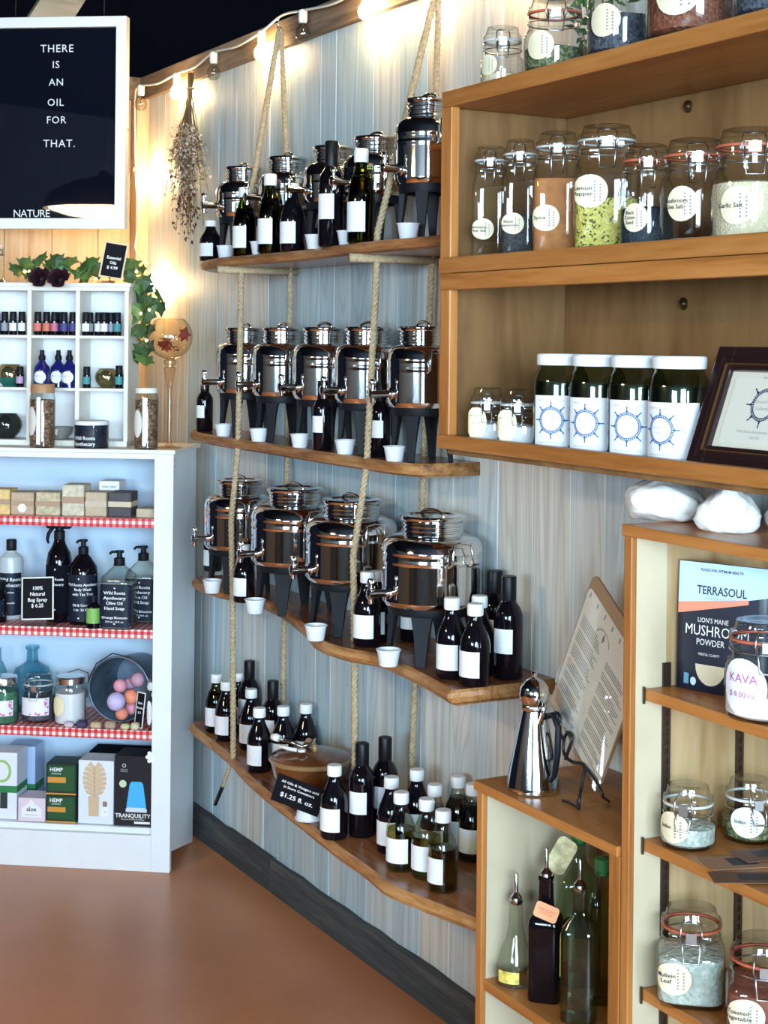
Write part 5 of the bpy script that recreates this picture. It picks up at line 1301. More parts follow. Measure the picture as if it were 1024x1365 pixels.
# third shelf
SC = CS['c']
M['bluegl'] = glass('teal_glass', (0.50, 0.74, 0.80), 1.4)
t = cthing('glass_flask', 'large teal glass flask with narrow neck', 'bottle', 43, 900, .226, SC)
part('glass_body', MB().lathe([(0, .003), (.050, 0), (.060, .008), (.060, .090), (.058, .112), (.050, .130), (.028, .142), (.018, .150), (.016, .185), (.021, .188), (.021, .196)], 32), M['bluegl'], t)
t = cthing('glass_flask', 'teal glass bottle at the edge of the third shelf', 'bottle', -4, 900, .200, SC)
part('glass_body', MB().lathe([(0, .003), (.026, 0), (.030, .006), (.030, .120), (.020, .145), (.013, .155), (.012, .190), (.015, .192)], 28), M['bluegl'], t)
fl = mat('floral_white_label', (.80, .78, .82), .6); pk_ = mat('pink_floral_print', (.62, .16, .38), .6)
def flora(lp, r, w, z0, z1):
    rng = random.Random(3); m = MB()
    for k in range(22):
        x_ = w * rng.uniform(.70, .95) if k < 14 else w * rng.uniform(-.9, .9); z = rng.uniform(z0 + .004, z1 - .003) if k < 14 else z0 + rng.uniform(.003, .009)
        s = rng.uniform(.0015, .0038); m.add([(x_ + s * math.cos(a_), 0, z + s * math.sin(a_)) for a_ in (0, 1.2, 2.5, 3.7, 5)], [(0, 1, 2, 3, 4)])
    part('floral_print', bend(shift(m, 0, -.0005, 0), r + .0006), pk_, lp)
t = cthing('preserve_jar', 'green-filled jar with silver lid and floral label', 'jar', 5, 935, .062, SC)
R = .044; part('glass_body', MB().lathe([(0, .002), (R * .9, 0), (R, .006), (R, .098), (R * .9, .112), (R * .85, .118)], 28), M['glass'], t); part('contents', MB().lathe([(0, .004), (R * .9, .004), (R * .96, .009), (R * .96, .095), (0, .097)], 26), mat('green_salts', (.04, .17, .09), .6, noise=.3, nscale=80), t)
part('lid', MB().lathe([(R * .88, .114), (R * .92, .116), (R * .92, .134), (R * .88, .137), (0, .138)], 28), M['steel_r'], t); lp = label_patch(R + .0006, .026, .072, 1.0, 'floral_label', t); lp.data.materials[0] = fl; flora(lp, R, R * 1.0, .026, .072)
q = onC(48, 960, .085); t = clip_jar('dark clip-top jar with white floral label on gingham shelf', cabw(q.x + .003, .098, SC), CRZ + .02, .050, .140, C['slate'], .85, 'gasketw', None)
lp = label_patch(.0508, .024, .076, .95, 'floral_label', t); lp.data.materials[0] = fl; flora(lp, .0508, .048, .024, .076)
t = cthing('candle_jar', 'white candle in a ribbed glass jar with silver lid', 'candle', 93.5, 930, .088, SC)
R = .0475; prof = [(0, .002), (R * .9, 0), (R, .006)] + [(R * (1 - .03 * (k % 2)), .010 + .0065 * k) for k in range(14)] + [(R, .104), (R * .86, .116), (R * .84, .122)]
part('glass_body', MB().lathe(prof, 30), M['glass'], t); part('wax', MB().lathe([(0, .004), (R * .88, .004), (R * .93, .009), (R * .93, .092), (0, .093)], 28), C['white'], t)
part('lid', MB().lathe([(R * .86, .118), (R * .90, .119), (R * .90, .136), (R * .85, .139), (0, .140)], 28), M['steel_r'], t)
part('cream_seal', ellipse_patch(R + .0004, .050, .058, .056, -.55, 32, .0006, .02), M['cream_sticker'], t)
t2 = cthing('small_basket', 'small round glass dish with wire handle behind the candle', 'dish', 104, 905, .200, SC); 
part('dish', MB().lathe([(0, .055), (.030, .050), (.036, .100), (.034, .100), (.028, .056)], 22), M['glass'], t2); part('dish_foot', MB().lathe([(.028, 0), (.030, .002), (.012, .010), (.010, .052), (0, .053)], 20), M['glass'], t2)
part('wire_handle', MB().tube([(-.036, 0, .098), (-.030, 0, .125), (0, 0, .135), (.030, 0, .125), (.036, 0, .098)], .0014, 5), M['iron'], t2)
# galvanised pail lying on its side, mouth to the room
zm = mat('blue_grey_galvanised', (.17, .23, .30), .42, .7, noise=.3, nscale=18)
q = onC(159, 915, .100); RBk = .096
bk_ = thing('metal_pail', 'blue-grey metal pail lying on its side with bath bombs spilling out', 'pail', cabw(q.x, .100, SC + RBk + .0045), CRZ - .10)
MX = Matrix.Rotation(-PI / 2, 4, 'X')
part('pail_wall', MB().lathe([(RBk, 0), (RBk * .97, .03), (RBk * .80, .170), (0, .170), (0, .166), (RBk * .77, .166), (RBk * .94, .03), (RBk * .97, .0), (RBk, .0)], 40, M=MX), zm, bk_)
part('rolled_rim', MB().tube([(RBk * math.cos(a), 0, RBk * math.sin(a)) for a in [2 * PI * k / 40 for k in range(40)]], .0030, 6, True), zm, bk_)
part('bail', MB().tube([(-RBk - .002, .004, -.010), (-RBk * .98, -.004, .030), (-RBk * .72, -.010, .075), (-RBk * .20, -.010, .108), (RBk * .35, -.008, .100), (RBk * .80, -.004, .068), (RBk + .002, .004, .02)], .0018, 6), M['iron'], bk_)
for s_ in (-1, 1): part('ear', MB().box(s_ * RBk - .004, s_ * RBk + .004, -.004, .016, -.012, .014) if s_ < 0 else MB().box(RBk - .004, RBk + .004, -.004, .016, .010, .036), zm, bk_)
bal = {'lavender': (.55, .46, .72), 'pink': (.72, .30, .38), 'orange': (.78, .26, .16), 'mauve': (.52, .28, .38)}
bmats = {k: mat('bath_bomb_' + k, v, .8, noise=.12, nscale=60) for k, v in bal.items()}
bc = {}
bombs = [('lavender', 155, 935, .0275, .036), ('pink', 160, 914, .0200, .070), ('orange', 175, 929, .0225, .074), ('orange', 163, 951, .0195, .074), ('pink', 177, 947, .0200, .104), ('mauve', 184, 906, .0220, .104), ('mauve', 172, 912, .0190, .126)]
BP = []
for c, px, py, r, dep in bombs:
    q = onC(px, py, dep); BP.append([q.x, dep, max(q.z, SC + r + .004)])
pu = (bk_.location - CP).dot(CU); pz = bk_.location.z
for _ in range(200):
    for i in range(len(BP)):
        for j in range(i):
            dv = [BP[i][k] - BP[j][k] for k in range(3)]; d_ = math.sqrt(sum(x_ * x_ for x_ in dv)) or 1e-6; need = bombs[i][3] + bombs[j][3] - .0003
            if d_ < need:
                k_ = (need - d_) / d_ / 2
                for k in range(3): BP[i][k] += dv[k] * k_; BP[j][k] -= dv[k] * k_
        if i:                                            # stay inside the pail
            rr_ = RBk * (.90 - .9 * max(0, BP[i][1] - .10)) - bombs[i][3]; dx, dz = BP[i][0] - pu, BP[i][2] - pz; d_ = math.hypot(dx, dz)
            if d_ > rr_: BP[i][0] = pu + dx * rr_ / d_; BP[i][2] = pz + dz * rr_ / d_
for (c, px, py, r, dep), p_ in zip(bombs, BP):
    bc[c] = bc.get(c, 0) + 1
    o = tag(link('bath_bomb', MB().ball((0, 0, 0), r, 18).mesh('bath_bomb', bmats[c]), None, cabw(*p_)), {'lavender': 'largest lavender bath bomb at the mouth of the pail', 'pink': ('small pink bath bomb above the lavender one', 'pink bath bomb behind the orange ones')[bc[c] % 2 == 0], 'orange': ('larger orange bath bomb beside the lavender one', 'lower orange bath bomb resting near the pail rim')[bc[c] % 2 == 0], 'mauve': ('mauve bath bomb high by the pail rim', 'mauve bath bomb deep between pink and orange ones')[bc[c] % 2 == 0]}[c], 'bath bomb', 'bath bombs spilling from the pail')
for nm, px, w, h, d_, c, lab, ct in (('wrapped_soap', 92, .028, .016, .020, (.62, .50, .56), 'pale pink wrapped bath melt by the gingham edge', 'bath melt'), ('lip_balm_tube', 109, .030, .020, .024, (.045, .035, .10), 'dark purple wrapped bath melt', 'bath melt'),
                                 ('wrapped_soap', 128, .032, .018, .026, (.55, .42, .24), 'tan wrapped bath melt with dark top', 'bath melt'), ('wrapped_soap', 147, .032, .022, .026, (.40, .27, .20), 'brown gauze-wrapped bath melt', 'bath melt'), ('wrapped_soap', 167, .026, .016, .022, (.58, .55, .26), 'small yellow-green bath melt', 'bath melt'), ('wrapped_soap', 180, .024, .020, .024, (.60, .56, .36), 'cream bath melt below the little black card', 'bath melt')):
    q = onC(px, 968, .030)
    o = link('bath_melt', MB().box(-w / 2, w / 2, -d_ / 2, d_ / 2, 0, h, ch=.005).mesh('bath_melt', mat('melt_' + lab.split()[0], c, .6, noise=.15, nscale=80)), None, cabw(q.x, .0195 + d_ / 2, SC + .0006), CRZ + random.uniform(-.05, .05))
    tag(o, lab, ct, 'bath melts along the gingham edge')
q = onC(184, 963, .045)
card('price_card', 'small black card with white border beside the pail', 'sign', .032, .104, .0016, cabw(onC(184, 963, .052).x, .052, SC + .0006), CRZ - .45, rad(5), rad(3), chalk, M['white_ink'], (('Bath', .009, .072), ('Bombs', .009, .058), ('$ 5', .009, .044)), frame=.003)
t = cthing('oil_vial', 'clear bottle with tall white oval label against the stile', 'bottle', 203, 930, .046, SC)
part('glass_body', MB().lathe([(0, .002), (.013, 0), (.015, .004), (.015, .095), (.011, .108), (.010, .116)], 22), M['clearb'], t); part('stopper', MB().lathe([(.011, .114), (.014, .116), (.016, .126), (.012, .138), (0, .140)], 16), M['frost'], t)
part('oval_label', ellipse_patch(.0154, .020, .072, .050, -.35, 24), M['label'], t)

# boxes on the bottom shelf
SD = CS['d']
def carton(label, x0, x1, ytop, dep, depth, mm, z=SD, top=None, drz=0.0):
    q0, q1 = onC(x0, 1095, dep), onC(x1, 1095, dep); w = q1.x - q0.x; h = onC((x0 + x1) / 2, ytop, dep).z - z
    t = thing('carton', label, 'box', cabw((q0.x + q1.x) / 2, dep, z + .0004), CRZ + drz, 'cartons on the bottom shelf')
    part('box_body', MB().box(-w / 2, w / 2, 0, depth, 0, h, ch=.0012), mm, t)
    if top: part('box_top', MB().box(-w / 2 + .0015, w / 2 - .0015, .0015, depth - .0015, h - .0004, h + .0006), top, t)
    return t, w, h
def face(t, x0, x1, z0, z1, mm, name='printed_panel', y=-.0006, pts=None):
    return part(name, MB().box(x0, x1, y, .0004, z0, z1), mm, t)
def fpoly(t, pts, mm, name='print', y=-.0010): return part(name, MB().add([(a, y, b) for a, b in pts], [tuple(range(len(pts)))]), mm, t)
wb = mat('white_carton', (.74, .76, .84), .4); gr = mat('green_print', (.02, .20, .06), .5); lime = mat('lime_slice_print', (.30, .50, .14), .5); dkp = mat('dark_print', (.02, .03, .03), .5)
t, w, h = carton('white carton with green stripe and lime print', -22, 22, 1003, .040, .090, wb)
face(t, -w / 2 - .0005, w / 2 + .0006, h * .40, h * .50, gr, 'green_stripe'); part('green_stripe', MB().box(w / 2 - .0003, w / 2 + .0006, 0, .090, h * .40, h * .50), gr, t)
face(t, .0, w * .22, h * .16, h * .40, dkp); fpoly(t, [(.004 + .030 * math.cos(a), h * .72 + .034 * math.sin(a)) for a in [2 * PI * k / 20 for k in range(20)]], lime); fpoly(t, [(.004 + .022 * math.cos(a), h * .72 + .026 * math.sin(a)) for a in [2 * PI * k / 20 for k in range(20)]], wb, y=-.0013)
t, w, h = carton('second white carton with green stripe, set behind the first', 8, 46, 995, .150, .080, mat('pale_blue_carton', (.45, .58, .82), .4))
part('green_stripe', MB().box(-w / 2 - .0006, w / 2 + .0006, -.0006, .0806, h * .28, h * .40), gr, t)
t, w, h = carton('small pale pink aloe carton', 24, 60, 1064, .030, .080, mat('pale_pink_carton', (.72, .60, .68), .45))
fpoly(t, [(-.030, .012), (.030, .012), (.030, .038), (.010, .052), (0, .066), (-.012, .050), (-.030, .038)], mat('white_print_carton', (.82, .80, .84), .5)); part('lettering', shift(text_mb('aloe', .018, True), 0, -.0016, .036), dkp, t); part('lettering', shift(text_mb('moisturising cream', .0058), 0, -.0016, .020), M['greyink'], t)
hemp = mat('dark_green_carton', (.010, .030, .018), .35); hemp2 = mat('leaf_green_panel', (.012, .075, .022), .4); org = mat('orange_print', (.62, .27, .04), .5)
z = SD
for lab in ('dark green hemp carton, lower one of two stacked', 'dark green hemp carton, upper one of two stacked'):
    t, w, h = carton(lab, 61, 101, 1060 if z == SD else 1018, .032, .085, hemp, z, None, 0.0 if z == SD else .02)
    face(t, -w * .42, w * .44, h * .12, h * .92, hemp2); face(t, -w * .44, w * .16, h * .38, h * .56, org, 'orange_panel', -.0010)
    part('lettering', shift(text_mb('HEMP', .0155, True), -w * .16, -.0014, h * .80), M['white_ink'], t); part('lettering', shift(text_mb('ALMONDS', .0060), -w * .16, -.0014, h * .67), M['white_ink'], t)
    face(t, -w / 2, w / 2, 0, h * .05, org, 'orange_edge', -.0008); z += h + .0012
t, w, h = carton('tall white carton printed with a tan leaf in a vase', 104, 151, 1014, .034, .085, mat('white_gloss_carton', (.72, .76, .84), .35))
tan = mat('tan_print', (.62, .44, .28), .5); lf = []
cx_, cz_, rx_, rz_ = -.004, h * .70, .036, .055
for k in range(14):                                       # split leaf: seven fingers a side sweeping up from the stem
    s_ = -1 if k % 2 else 1; j = k // 2; z0_ = cz_ - rz_ * .95 + j * rz_ * .225
    def edge(zz): return rx_ * math.sqrt(max(0, 1 - ((zz - cz_) / rz_) ** 2))
    za, zb_ = z0_ + .010 + j * .0014, z0_ + .0205 + j * .0014
    fpoly(t, [(cx_, z0_), (cx_ + s_ * edge(za) * .6, za - .003), (cx_ + s_ * edge(za), za), (cx_ + s_ * edge(zb_), zb_), (cx_ + s_ * edge(zb_) * .55, zb_ - .001), (cx_, z0_ + .0115)], tan, 'leaf_print')
fpoly(t, [(cx_ - .017, h * .12), (cx_ + .013, h * .12), (cx_ + .015, h * .44), (cx_ - .019, h * .44)], tan, 'vase_print'); fpoly(t, [(cx_ - .0012, h * .44), (cx_ + .0012, h * .44), (cx_ + .0012, h * .93), (cx_ - .0012, h * .93)], tan, 'stem_print')
fpoly(t, [(w * .16, h * .13), (w * .36, h * .13), (w * .36, h * .27), (w * .16, h * .27)], M['white_cap'], 'bottle_print'); fpoly(t, [(w * .20, h * .28), (w * .32, h * .28), (w * .32, h * .36), (w * .20, h * .36)], M['kraft'], 'bottle_print'); part('lettering', shift(text_mb('oil', .008), w * .26, -.0014, h * .20), M['greyink'], t)
t, w, h = carton('black diffuser carton with a glowing blue diffuser print', 152, 204, 1008, .030, .095, mat('black_gloss_carton', (.010, .010, .016), .3))
x0 = -w * .5 + (w * .57); bl = mat('cyan_print', (.06, .42, .80), .45); fpoly(t, [(x0 - .030, h * .235), (x0 + .030, h * .235), (x0 + .029, h * .30), (x0 + .020, h * .60), (x0 + .014, h * .635), (x0 - .014, h * .635), (x0 - .020, h * .60), (x0 - .029, h * .30)], bl, 'diffuser_print')
fpoly(t, [(x0 - .031, h * .20), (x0 + .031, h * .20), (x0 + .032, h * .24), (x0 + .026, h * .265), (x0 - .026, h * .265), (x0 - .032, h * .24)], mat('pale_grey_print', (.62, .66, .74), .5), 'diffuser_print', -.0013)
part('lettering', shift(text_mb('TRANQUILITY', .0165, True), -.002, -.0014, h * .145), M['white_ink'], t); part('lettering', shift(text_mb('Ultrasonic Essential Oil Diffuser', .0055), -.002, -.0014, h * .095), M['white_ink'], t)
face(t, w * .02, w * .42, h * .035, h * .065, M['white_ink'], 'feature_strip', -.0009); fpoly(t, [(-w * .28 + .011 * math.cos(a), h * .60 + .011 * math.sin(a)) for a in [2 * PI * k / 18 for k in range(18)]], mat('pale_green_seal', (.55, .66, .46), .5), 'seal_print')
rg = [(-w * .25 + .006 * math.cos(a), h * .86 + .006 * math.sin(a)) for a in [2 * PI * k / 8 for k in range(8)]]; fpoly(t, rg, M['faint'], 'emblem'); fpoly(t, [(-w * .25 + .0035 * math.cos(a), h * .86 + .0035 * math.sin(a)) for a in [2 * PI * k / 8 for k in range(8)]], M['black'], 'emblem', -.0013); part('lettering', shift(text_mb('ORGANIC\nAROMAS', .0052), -w * .25, -.0014, h * .79), M['faint'], t)
carton('plain black carton behind the leaf-print one', 118, 200, 1003, .150, .090, M['black'])

# ================================================================== white pigeonhole unit on top of the cabinet
KO = .035
KD0, KD1, KZ0, KZ1 = .075 + KO, .195 + KO, CH, 1.716
kroot = thing('pigeonhole_unit', 'white pigeonhole display unit of little bottles on the corner cabinet', 'shelf unit', cabw(0, KD0, KZ0), CRZ)
def kx(px, py=480): return onC(px, py, KD0).x
xs = [kx(166.5) - .144 * k for k in range(4)][::-1]
xs = [kx(168) - (kx(168) - kx(103)) * k for k in range(5)][::-1]
zr = [onC(100, y_, KD0).z - KZ0 for y_ in (592, 519, 449)]
def kb_(name, x0, x1, z0, z1, y0=0.0, y1=KD1 - KD0, m='cream_white'): return part(name, MB().box(x0, x1, y0, y1, z0, z1), M[m], kroot, .001)
hw_ = .0065; ztop = KZ1 - KZ0
for x_ in xs: kb_('upright', x_ - hw_, x_ + hw_, 0, ztop - .012)
kb_('base', xs[0] - hw_, xs[-1] + hw_, 0, .016, -.008)
for a, b in zip(xs, xs[1:]):
    for z in zr[1:]: kb_('shelf', a + hw_, b - hw_, z - .005, z + .004, .001)
kb_('back', xs[0], xs[-1], .016, ztop - .012, KD1 - KD0 - .006, KD1 - KD0 - .0005, 'white_paint')
kb_('cornice', xs[0] - .016, xs[-1] + .016, ztop - .012, ztop, -.012); kb_('cornice', xs[0] - .010, xs[-1] + .010, ztop - .024, ztop - .012, -.006)
floors = [KZ0 + .0165, KZ0 + zr[1] + .0045, KZ0 + zr[2] + .0045]
# essential-oil vials
VP = {}
def settle(spots, row, rb):
    """keep the little bottles clear of each other and of the uprights"""
    for a_, b_ in zip(xs, xs[1:]):
        P = [[px, onC(px, 480, dep + KO).x, dep + KO, r_] for px, dep, r_ in spots if a_ <= onC(px, 480, KD0).x < b_]
        for _ in range(200):
            for i in range(len(P)):
                for j in range(i):
                    dx, dy = P[i][1] - P[j][1], P[i][2] - P[j][2]; d_ = math.hypot(dx, dy) or 1e-6; need = P[i][3] + P[j][3] + .0010
                    if d_ < need: k = (need - d_) / d_ / 2; P[i][1] += dx * k; P[i][2] += dy * k; P[j][1] -= dx * k; P[j][2] -= dy * k
                P[i][1] = min(max(P[i][1], a_ + .008 + P[i][3]), b_ - .008 - P[i][3]); P[i][2] = min(max(P[i][2], KD0 + .002 + P[i][3]), KD1 - .010 - P[i][3])
        for px, u_, dep, r_ in P: VP[(px, row)] = (u_, dep)
settle([(px, dep, .0125) for px, dep in ((-4, .105), (5, .12), (18, .100), (28, .105), (49.5, .095), (60, .098), (71.5, .098), (80, .118), (87, .100), (94.5, .104), (109.5, .098), (118.5, .115), (131, .112), (139, .095), (147, .115), (156, .096))], 2, .0125)
settle([(27, .100, .0125), (14, .135, .042), (116, .098, .0125), (159, .092, .0125), (143, .135, .036), (55, .105, .0240), (75, .120, .0240), (91, .098, .0240)], 1, .0125)
def vial(label, px, row, dep, bodym, labm, H=.070, R=.0120, group='essential oil vials in the pigeonholes', lz=(.012, .036)):
    dep += KO; u_ = onC(px, 480, dep).x
    if (px, row) in VP: u_, dep = VP[(px, row)]
    t = thing('oil_vial', label, 'vial', cabw(u_, dep, floors[row]), CRZ, group)
    part('vial_body', MB().lathe([(0, .001), (R * .93, 0), (R, .003), (R, H * .60), (R * .6, H * .68)], 18), bodym, t)
    part('cap', MB().lathe([(R * .80, H * .64), (R * .86, H * .65), (R * .86, H * .98), (R * .8, H), (0, H)], 18), M['blackp'], t)
    lp = label_patch(R + .0004, lz[0] * H / .07, lz[1] * H / .07, 1.2, 'vial_label', t); lp.data.materials[0] = labm
    return t
vl = {'white': M['label'], 'red': mat('coral_vial_label', (.62, .16, .12), .6), 'rose': mat('rose_vial_label', (.50, .14, .22), .6), 'indigo': mat('indigo_vial_label', (.05, .05, .22), .6), 'grey': mat('grey_vial_label', (.30, .32, .36), .6), 'teal': mat('teal_vial_label', (.05, .26, .28), .6), 'lilac': mat('lilac_vial_label', (.46, .30, .46), .6)}
vc = {}
for px, c, dep, lab in ((-4, 'white', .105, 'dark vial with white label'), (5, 'grey', .12, 'dark vial with grey label by the edge hole'), (18, 'white', .100, 'dark vial with white label'), (28, 'white', .105, 'dark vial with white label'),
                   (49.5, 'red', .095, 'dark vial with coral label next to the upright'), (60, 'red', .098, 'dark vial with coral label, second in its hole'), (71.5, 'rose', .098, 'dark vial with rose label'), (80, 'indigo', .118, 'dark vial with indigo label set back'), (87, 'indigo', .100, 'dark vial with indigo label'), (94.5, 'indigo', .104, 'dark vial with indigo label beside the upright'),
                   (109.5, 'white', .098, 'dark vial with white label in the end column'), (118.5, 'grey', .115, 'dark vial with grey label set back in the end column'), (131, 'white', .112, 'dark vial with white label in the end column'), (139, 'white', .095, 'dark vial with white label in the end column'), (147, 'grey', .115, 'dark vial with grey label behind its neighbours, end column'), (156, 'teal', .096, 'dark vial with blue-grey label by the end upright')):
    hole = 0 if px < 38 else (1 if px < 102 else 2); vc[hole] = vc.get(hole, 0) + 1
    vial(ORD[vc[hole] - 1] + ' ' + lab.split(' label')[0].replace('dark vial with', 'dark vial, with') + ' label, of the ' + ('end hole beyond the roses', 'hole under the roses', 'hole under the price card')[hole] + ', top row', px, 2, dep, M['dark_glass'], vl[c])
vial('vial with lilac label beside the teal votive', 27, 1, .100, M['dark_glass'], vl['lilac'], .062)
vial('dark green vial alone in the middle pigeonhole row', 116, 1, .098, M['dark_glass'], vl['teal'], .064)
vial('dark green vial in front of the gold votive', 159, 1, .092, M['dark_glass'], vl['teal'], .068)
cob = mat('cobalt_glass', (.010, .012, .12), .06, spec=.6)
for px, dep, lab in ((55, .105, 'cobalt spray bottle with white label, apart from the pair'), (75, .120, 'cobalt spray bottle with white label, overlapped by another'), (91, .098, 'cobalt spray bottle with white label beside the upright')):
    u_, dep = VP[(px, 1)]; t = thing('spray_vial', lab, 'bottle', cabw(u_, dep, floors[1]), CRZ, 'cobalt spray bottles')
    R = .0235; part('bottle_body', MB().lathe([(0, .001), (R, 0), (R, .050), (R * .92, .062), (R * .5, .074), (.009, .080), (.009, .086)], 24), cob, t)
    part('spray_cap', MB().lathe([(.010, .082), (.0105, .083), (.0105, .094), (.007, .097), (.0065, .112), (0, .113)], 16), M['blackp'], t)
    part('oval_label', ellipse_patch(R + .0004, .040, .036, .031, 0.0), M['label'], t); part('lettering', bend(shift(text_mb('Wild Roots', .006), 0, -.0012, .034), R + .0004), M['greyink'], t)
mercury = {'gold': mat('gold_mercury_glass', (.46, .38, .20), .08, .9), 'teal': mat('teal_mercury_glass', (.05, .30, .26), .10, .7), 'smoke': mat('smoke_mercury_glass', (.07, .085, .08), .08, .8)}
for px, row, R, c, dep, lab in ((14, 1, .042, 'gold', .135, 'round votive, gold above and teal below'), (143, 1, .036, 'gold', .135, 'round gold mercury-glass votive'), (10, 0, .046, 'smoke', .135, 'round smoke-grey mercury-glass votive')):
    u_, dep = VP[(px, row)] if row else (onC(px, 480, dep + KO).x, dep + KO); t = thing('votive_holder', lab + ' in the pigeonhole unit', 'candle holder', cabw(u_, dep, floors[row]), CRZ)
    pr_ = [(0, .001), (R * .5, 0)] + [(R * math.sin(a), R * .88 - R * .92 * math.cos(a)) for a in [.62 + k * .24 for k in range(8)]]; pr_.append((R * .66, R * 1.60))
    cut = next(i for i, p_ in enumerate(pr_) if p_[1] > R * .62)
    part('bowl', MB().lathe(pr_[:cut + 1], 28), mercury['teal'] if px == 14 else mercury[c], t); part('upper_bowl', MB().lathe(pr_[cut:], 28), mercury[c], t)
q = onC(127, 560, .14 + KO); t = thing('dried_blossom', 'small dried yellow blossom in the lowest pigeonhole', 'flower', cabw(q.x, .14 + KO, floors[0]), CRZ)
m_ = MB(); random.seed(2)
for k in range(26): a = random.uniform(0, 6.28); b = random.uniform(-.3, 1.2); m_.add([(0, 0, 0), (.012, .005, .002), (.024, 0, 0), (.012, -.005, .002)], [(0, 1, 2, 3)], 0, True, XF((0, 0, .040), 0, -b, a))
part('petal_head', m_, mat('dried_yellow', (.58, .42, .16), .7), t); part('stem', MB().tube([(0, 0, 0), (.002, 0, .02), (0, 0, .040)], .0025, 6), M['rope'], t)
q = onC(80, 575, .14 + KO); t = thing('trinket_dish', 'low grey dish with a small white feather in it', 'dish', cabw(q.x, .14 + KO, floors[0]), CRZ)
part('dish', MB().lathe([(0, .004), (.020, 0), (.036, .018), (.040, .036), (.037, .036), (.032, .018), (0, .008)], 26), mat('grey_ceramic', (.30, .28, .26), .3), t); part('feather', MB().add([(-.010, -.038, .020), (.004, -.040, .012), (.006, -.039, .030), (-.004, -.038, .036)], [(0, 1, 2, 3)]), M['white_cap'], t)

# things in front of the pigeonholes, on the cabinet top
def herb_jar(label, px, R, H, lidm, dep, lidH, sang):
    q = onC(px, 560, dep); t = thing('herb_jar', label, 'jar', cabw(q.x, dep, CH), CRZ)
    part('glass_body', MB().lathe([(0, .002), (R * .9, 0), (R, .004), (R, H - lidH - .016), (R * .93, H - lidH - .004), (R * .9, H - lidH)], 30), M['glass'], t)
    part('contents', MB().lathe([(0, .003), (R * .9, .003), (R * .95, .007), (R * .95, H - lidH - .020), (0, H - lidH - .018)], 28), C['brown'], t)
    part('lid', MB().lathe([(R * .86, H - lidH), (R * .94, H - lidH), (R * .94, H - .002), (R * .9, H), (0, H)], 28), lidm, t)
    part('oval_label', ellipse_patch(R + .0006, R * .95, H * .46, H * .42, sang), M['cream_white'], t); part('price_strip', label_patch(R + .0008, .010, H - lidH - .012, .16, 'price_strip', t).data, None, t); 
    return t
def strip_fix(t, ang):
    ks = [k for k in t.children if k.name.startswith('price_strip')]
    bpy.data.objects.remove(ks[-1]); ks[0].rotation_euler = (0, 0, ang)
t = herb_jar('tall jar of brown herb with wooden lid', 56.5, .0375, .186, mat('bamboo_lid', (.40, .22, .10), .5), .030, .026, -.62); strip_fix(t, .02)
t = herb_jar('jar of brown herb with white lid at the end of the cabinet', 195, .0345, .178, M['white_cap'], .035, .014, -.55); strip_fix(t, .10)
q = onC(119.5, 590, .028); t = thing('salve_tin', 'small black-labelled tin with white lid on the corner cabinet', 'tin', cabw(q.x, .046, CH), CRZ)
R = .050; part('tin_body', MB().lathe([(0, 0), (R * .97, 0), (R, .002), (R, .070)], 36), M['glass'], t); part('wrap', MB().lathe([(R * .985, .003), (R * .985, .068)], 36), M['navy'], t); part('lid', MB().lathe([(R * 1.01, .068), (R * 1.02, .070), (R * 1.02, .077), (R * .98, .080), (0, .080)], 36), M['white_cap'], t)
ms = [shift(text_mb('Wild Roots', .0150, True), -.010, 0, .030), shift(text_mb('Apothecary', .0150, True), -.010, 0, .013), MB().add([(-.045, 0, .0525), (.030, 0, .0525), (.030, 0, .0540), (-.045, 0, .0540)], [(0, 1, 2, 3)])]
part('lettering', bend(shift(merge(*ms), 0, -.0006, 0), R), M['white_ink'], t)
# hurricane glass on a tall stem
q = onC(225, 590, .16); hx_ = cabw(onC(227, 450, .085).x, .085, CH)
t = thing('hurricane_goblet', 'tall amber glass goblet holding dried red leaves', 'candle holder', hx_, CRZ)
ag = glass('amber_glass', (.97, .90, .78), 1.6); Rg = px2m(29, .1)
zc = onC(225, 446, .085).z - CH
part('foot', MB().lathe([(0, .004), (.038, 0), (.040, .002), (.012, .007), (.007, .016)], 26), ag, t)
part('stem', MB().lathe([(.007, .014), (.0065, zc - .175), (.011, zc - .14), (.017, zc - .105), (.019, zc - .100), (.012, zc - .096), (.012, zc - .090), (.019, zc - .086), (.019, zc - .078), (.010, zc - .072)], 20), ag, t)
part('bowl', MB().lathe([(.008, zc - .073)] + [(Rg * math.sin(a), zc - Rg * .1 - Rg * math.cos(a)) for a in [.25 + k * .2 for k in range(12)]] + [(Rg * .60, zc + Rg * .70), (Rg * .61, zc + Rg * .72)], 32), ag, t)
rl = mat('dried_red_leaf', (.20, .025, .018), .6, noise=.4, nscale=50); random.seed(6)
def leaf_fan(L_):
    pts = [(0, 0), (.25, .18), (.18, .40), (.48, .30), (.62, .50), (.72, .22), (1.0, 0), (.72, -.22), (.62, -.50), (.48, -.30), (.18, -.40), (.25, -.18)]
    return [(x_ * L_, y_ * L_, .06 * L_ * (1 - abs(y_) * 3)) for x_, y_ in pts]
for k in range(11):
    a = k * .9; r_ = random.uniform(0, Rg * .42)
    part('dried_leaf', MB().add(leaf_fan(random.uniform(.034, .050)), [tuple(range(12))], 0, False, XF((r_ * math.cos(a) - .012 * math.cos(a), r_ * math.sin(a) - .012 * math.sin(a), zc - Rg * .72 + (k % 4) * .011), random.uniform(-.5, .9), random.uniform(-.7, .2), a)), rl, t)
part('dried_leaf', MB().add(leaf_fan(.05), [tuple(range(12))], 0, False, XF((Rg * .55, -.010, zc - .022), 1.2, -1.2, 0)), rl, t)
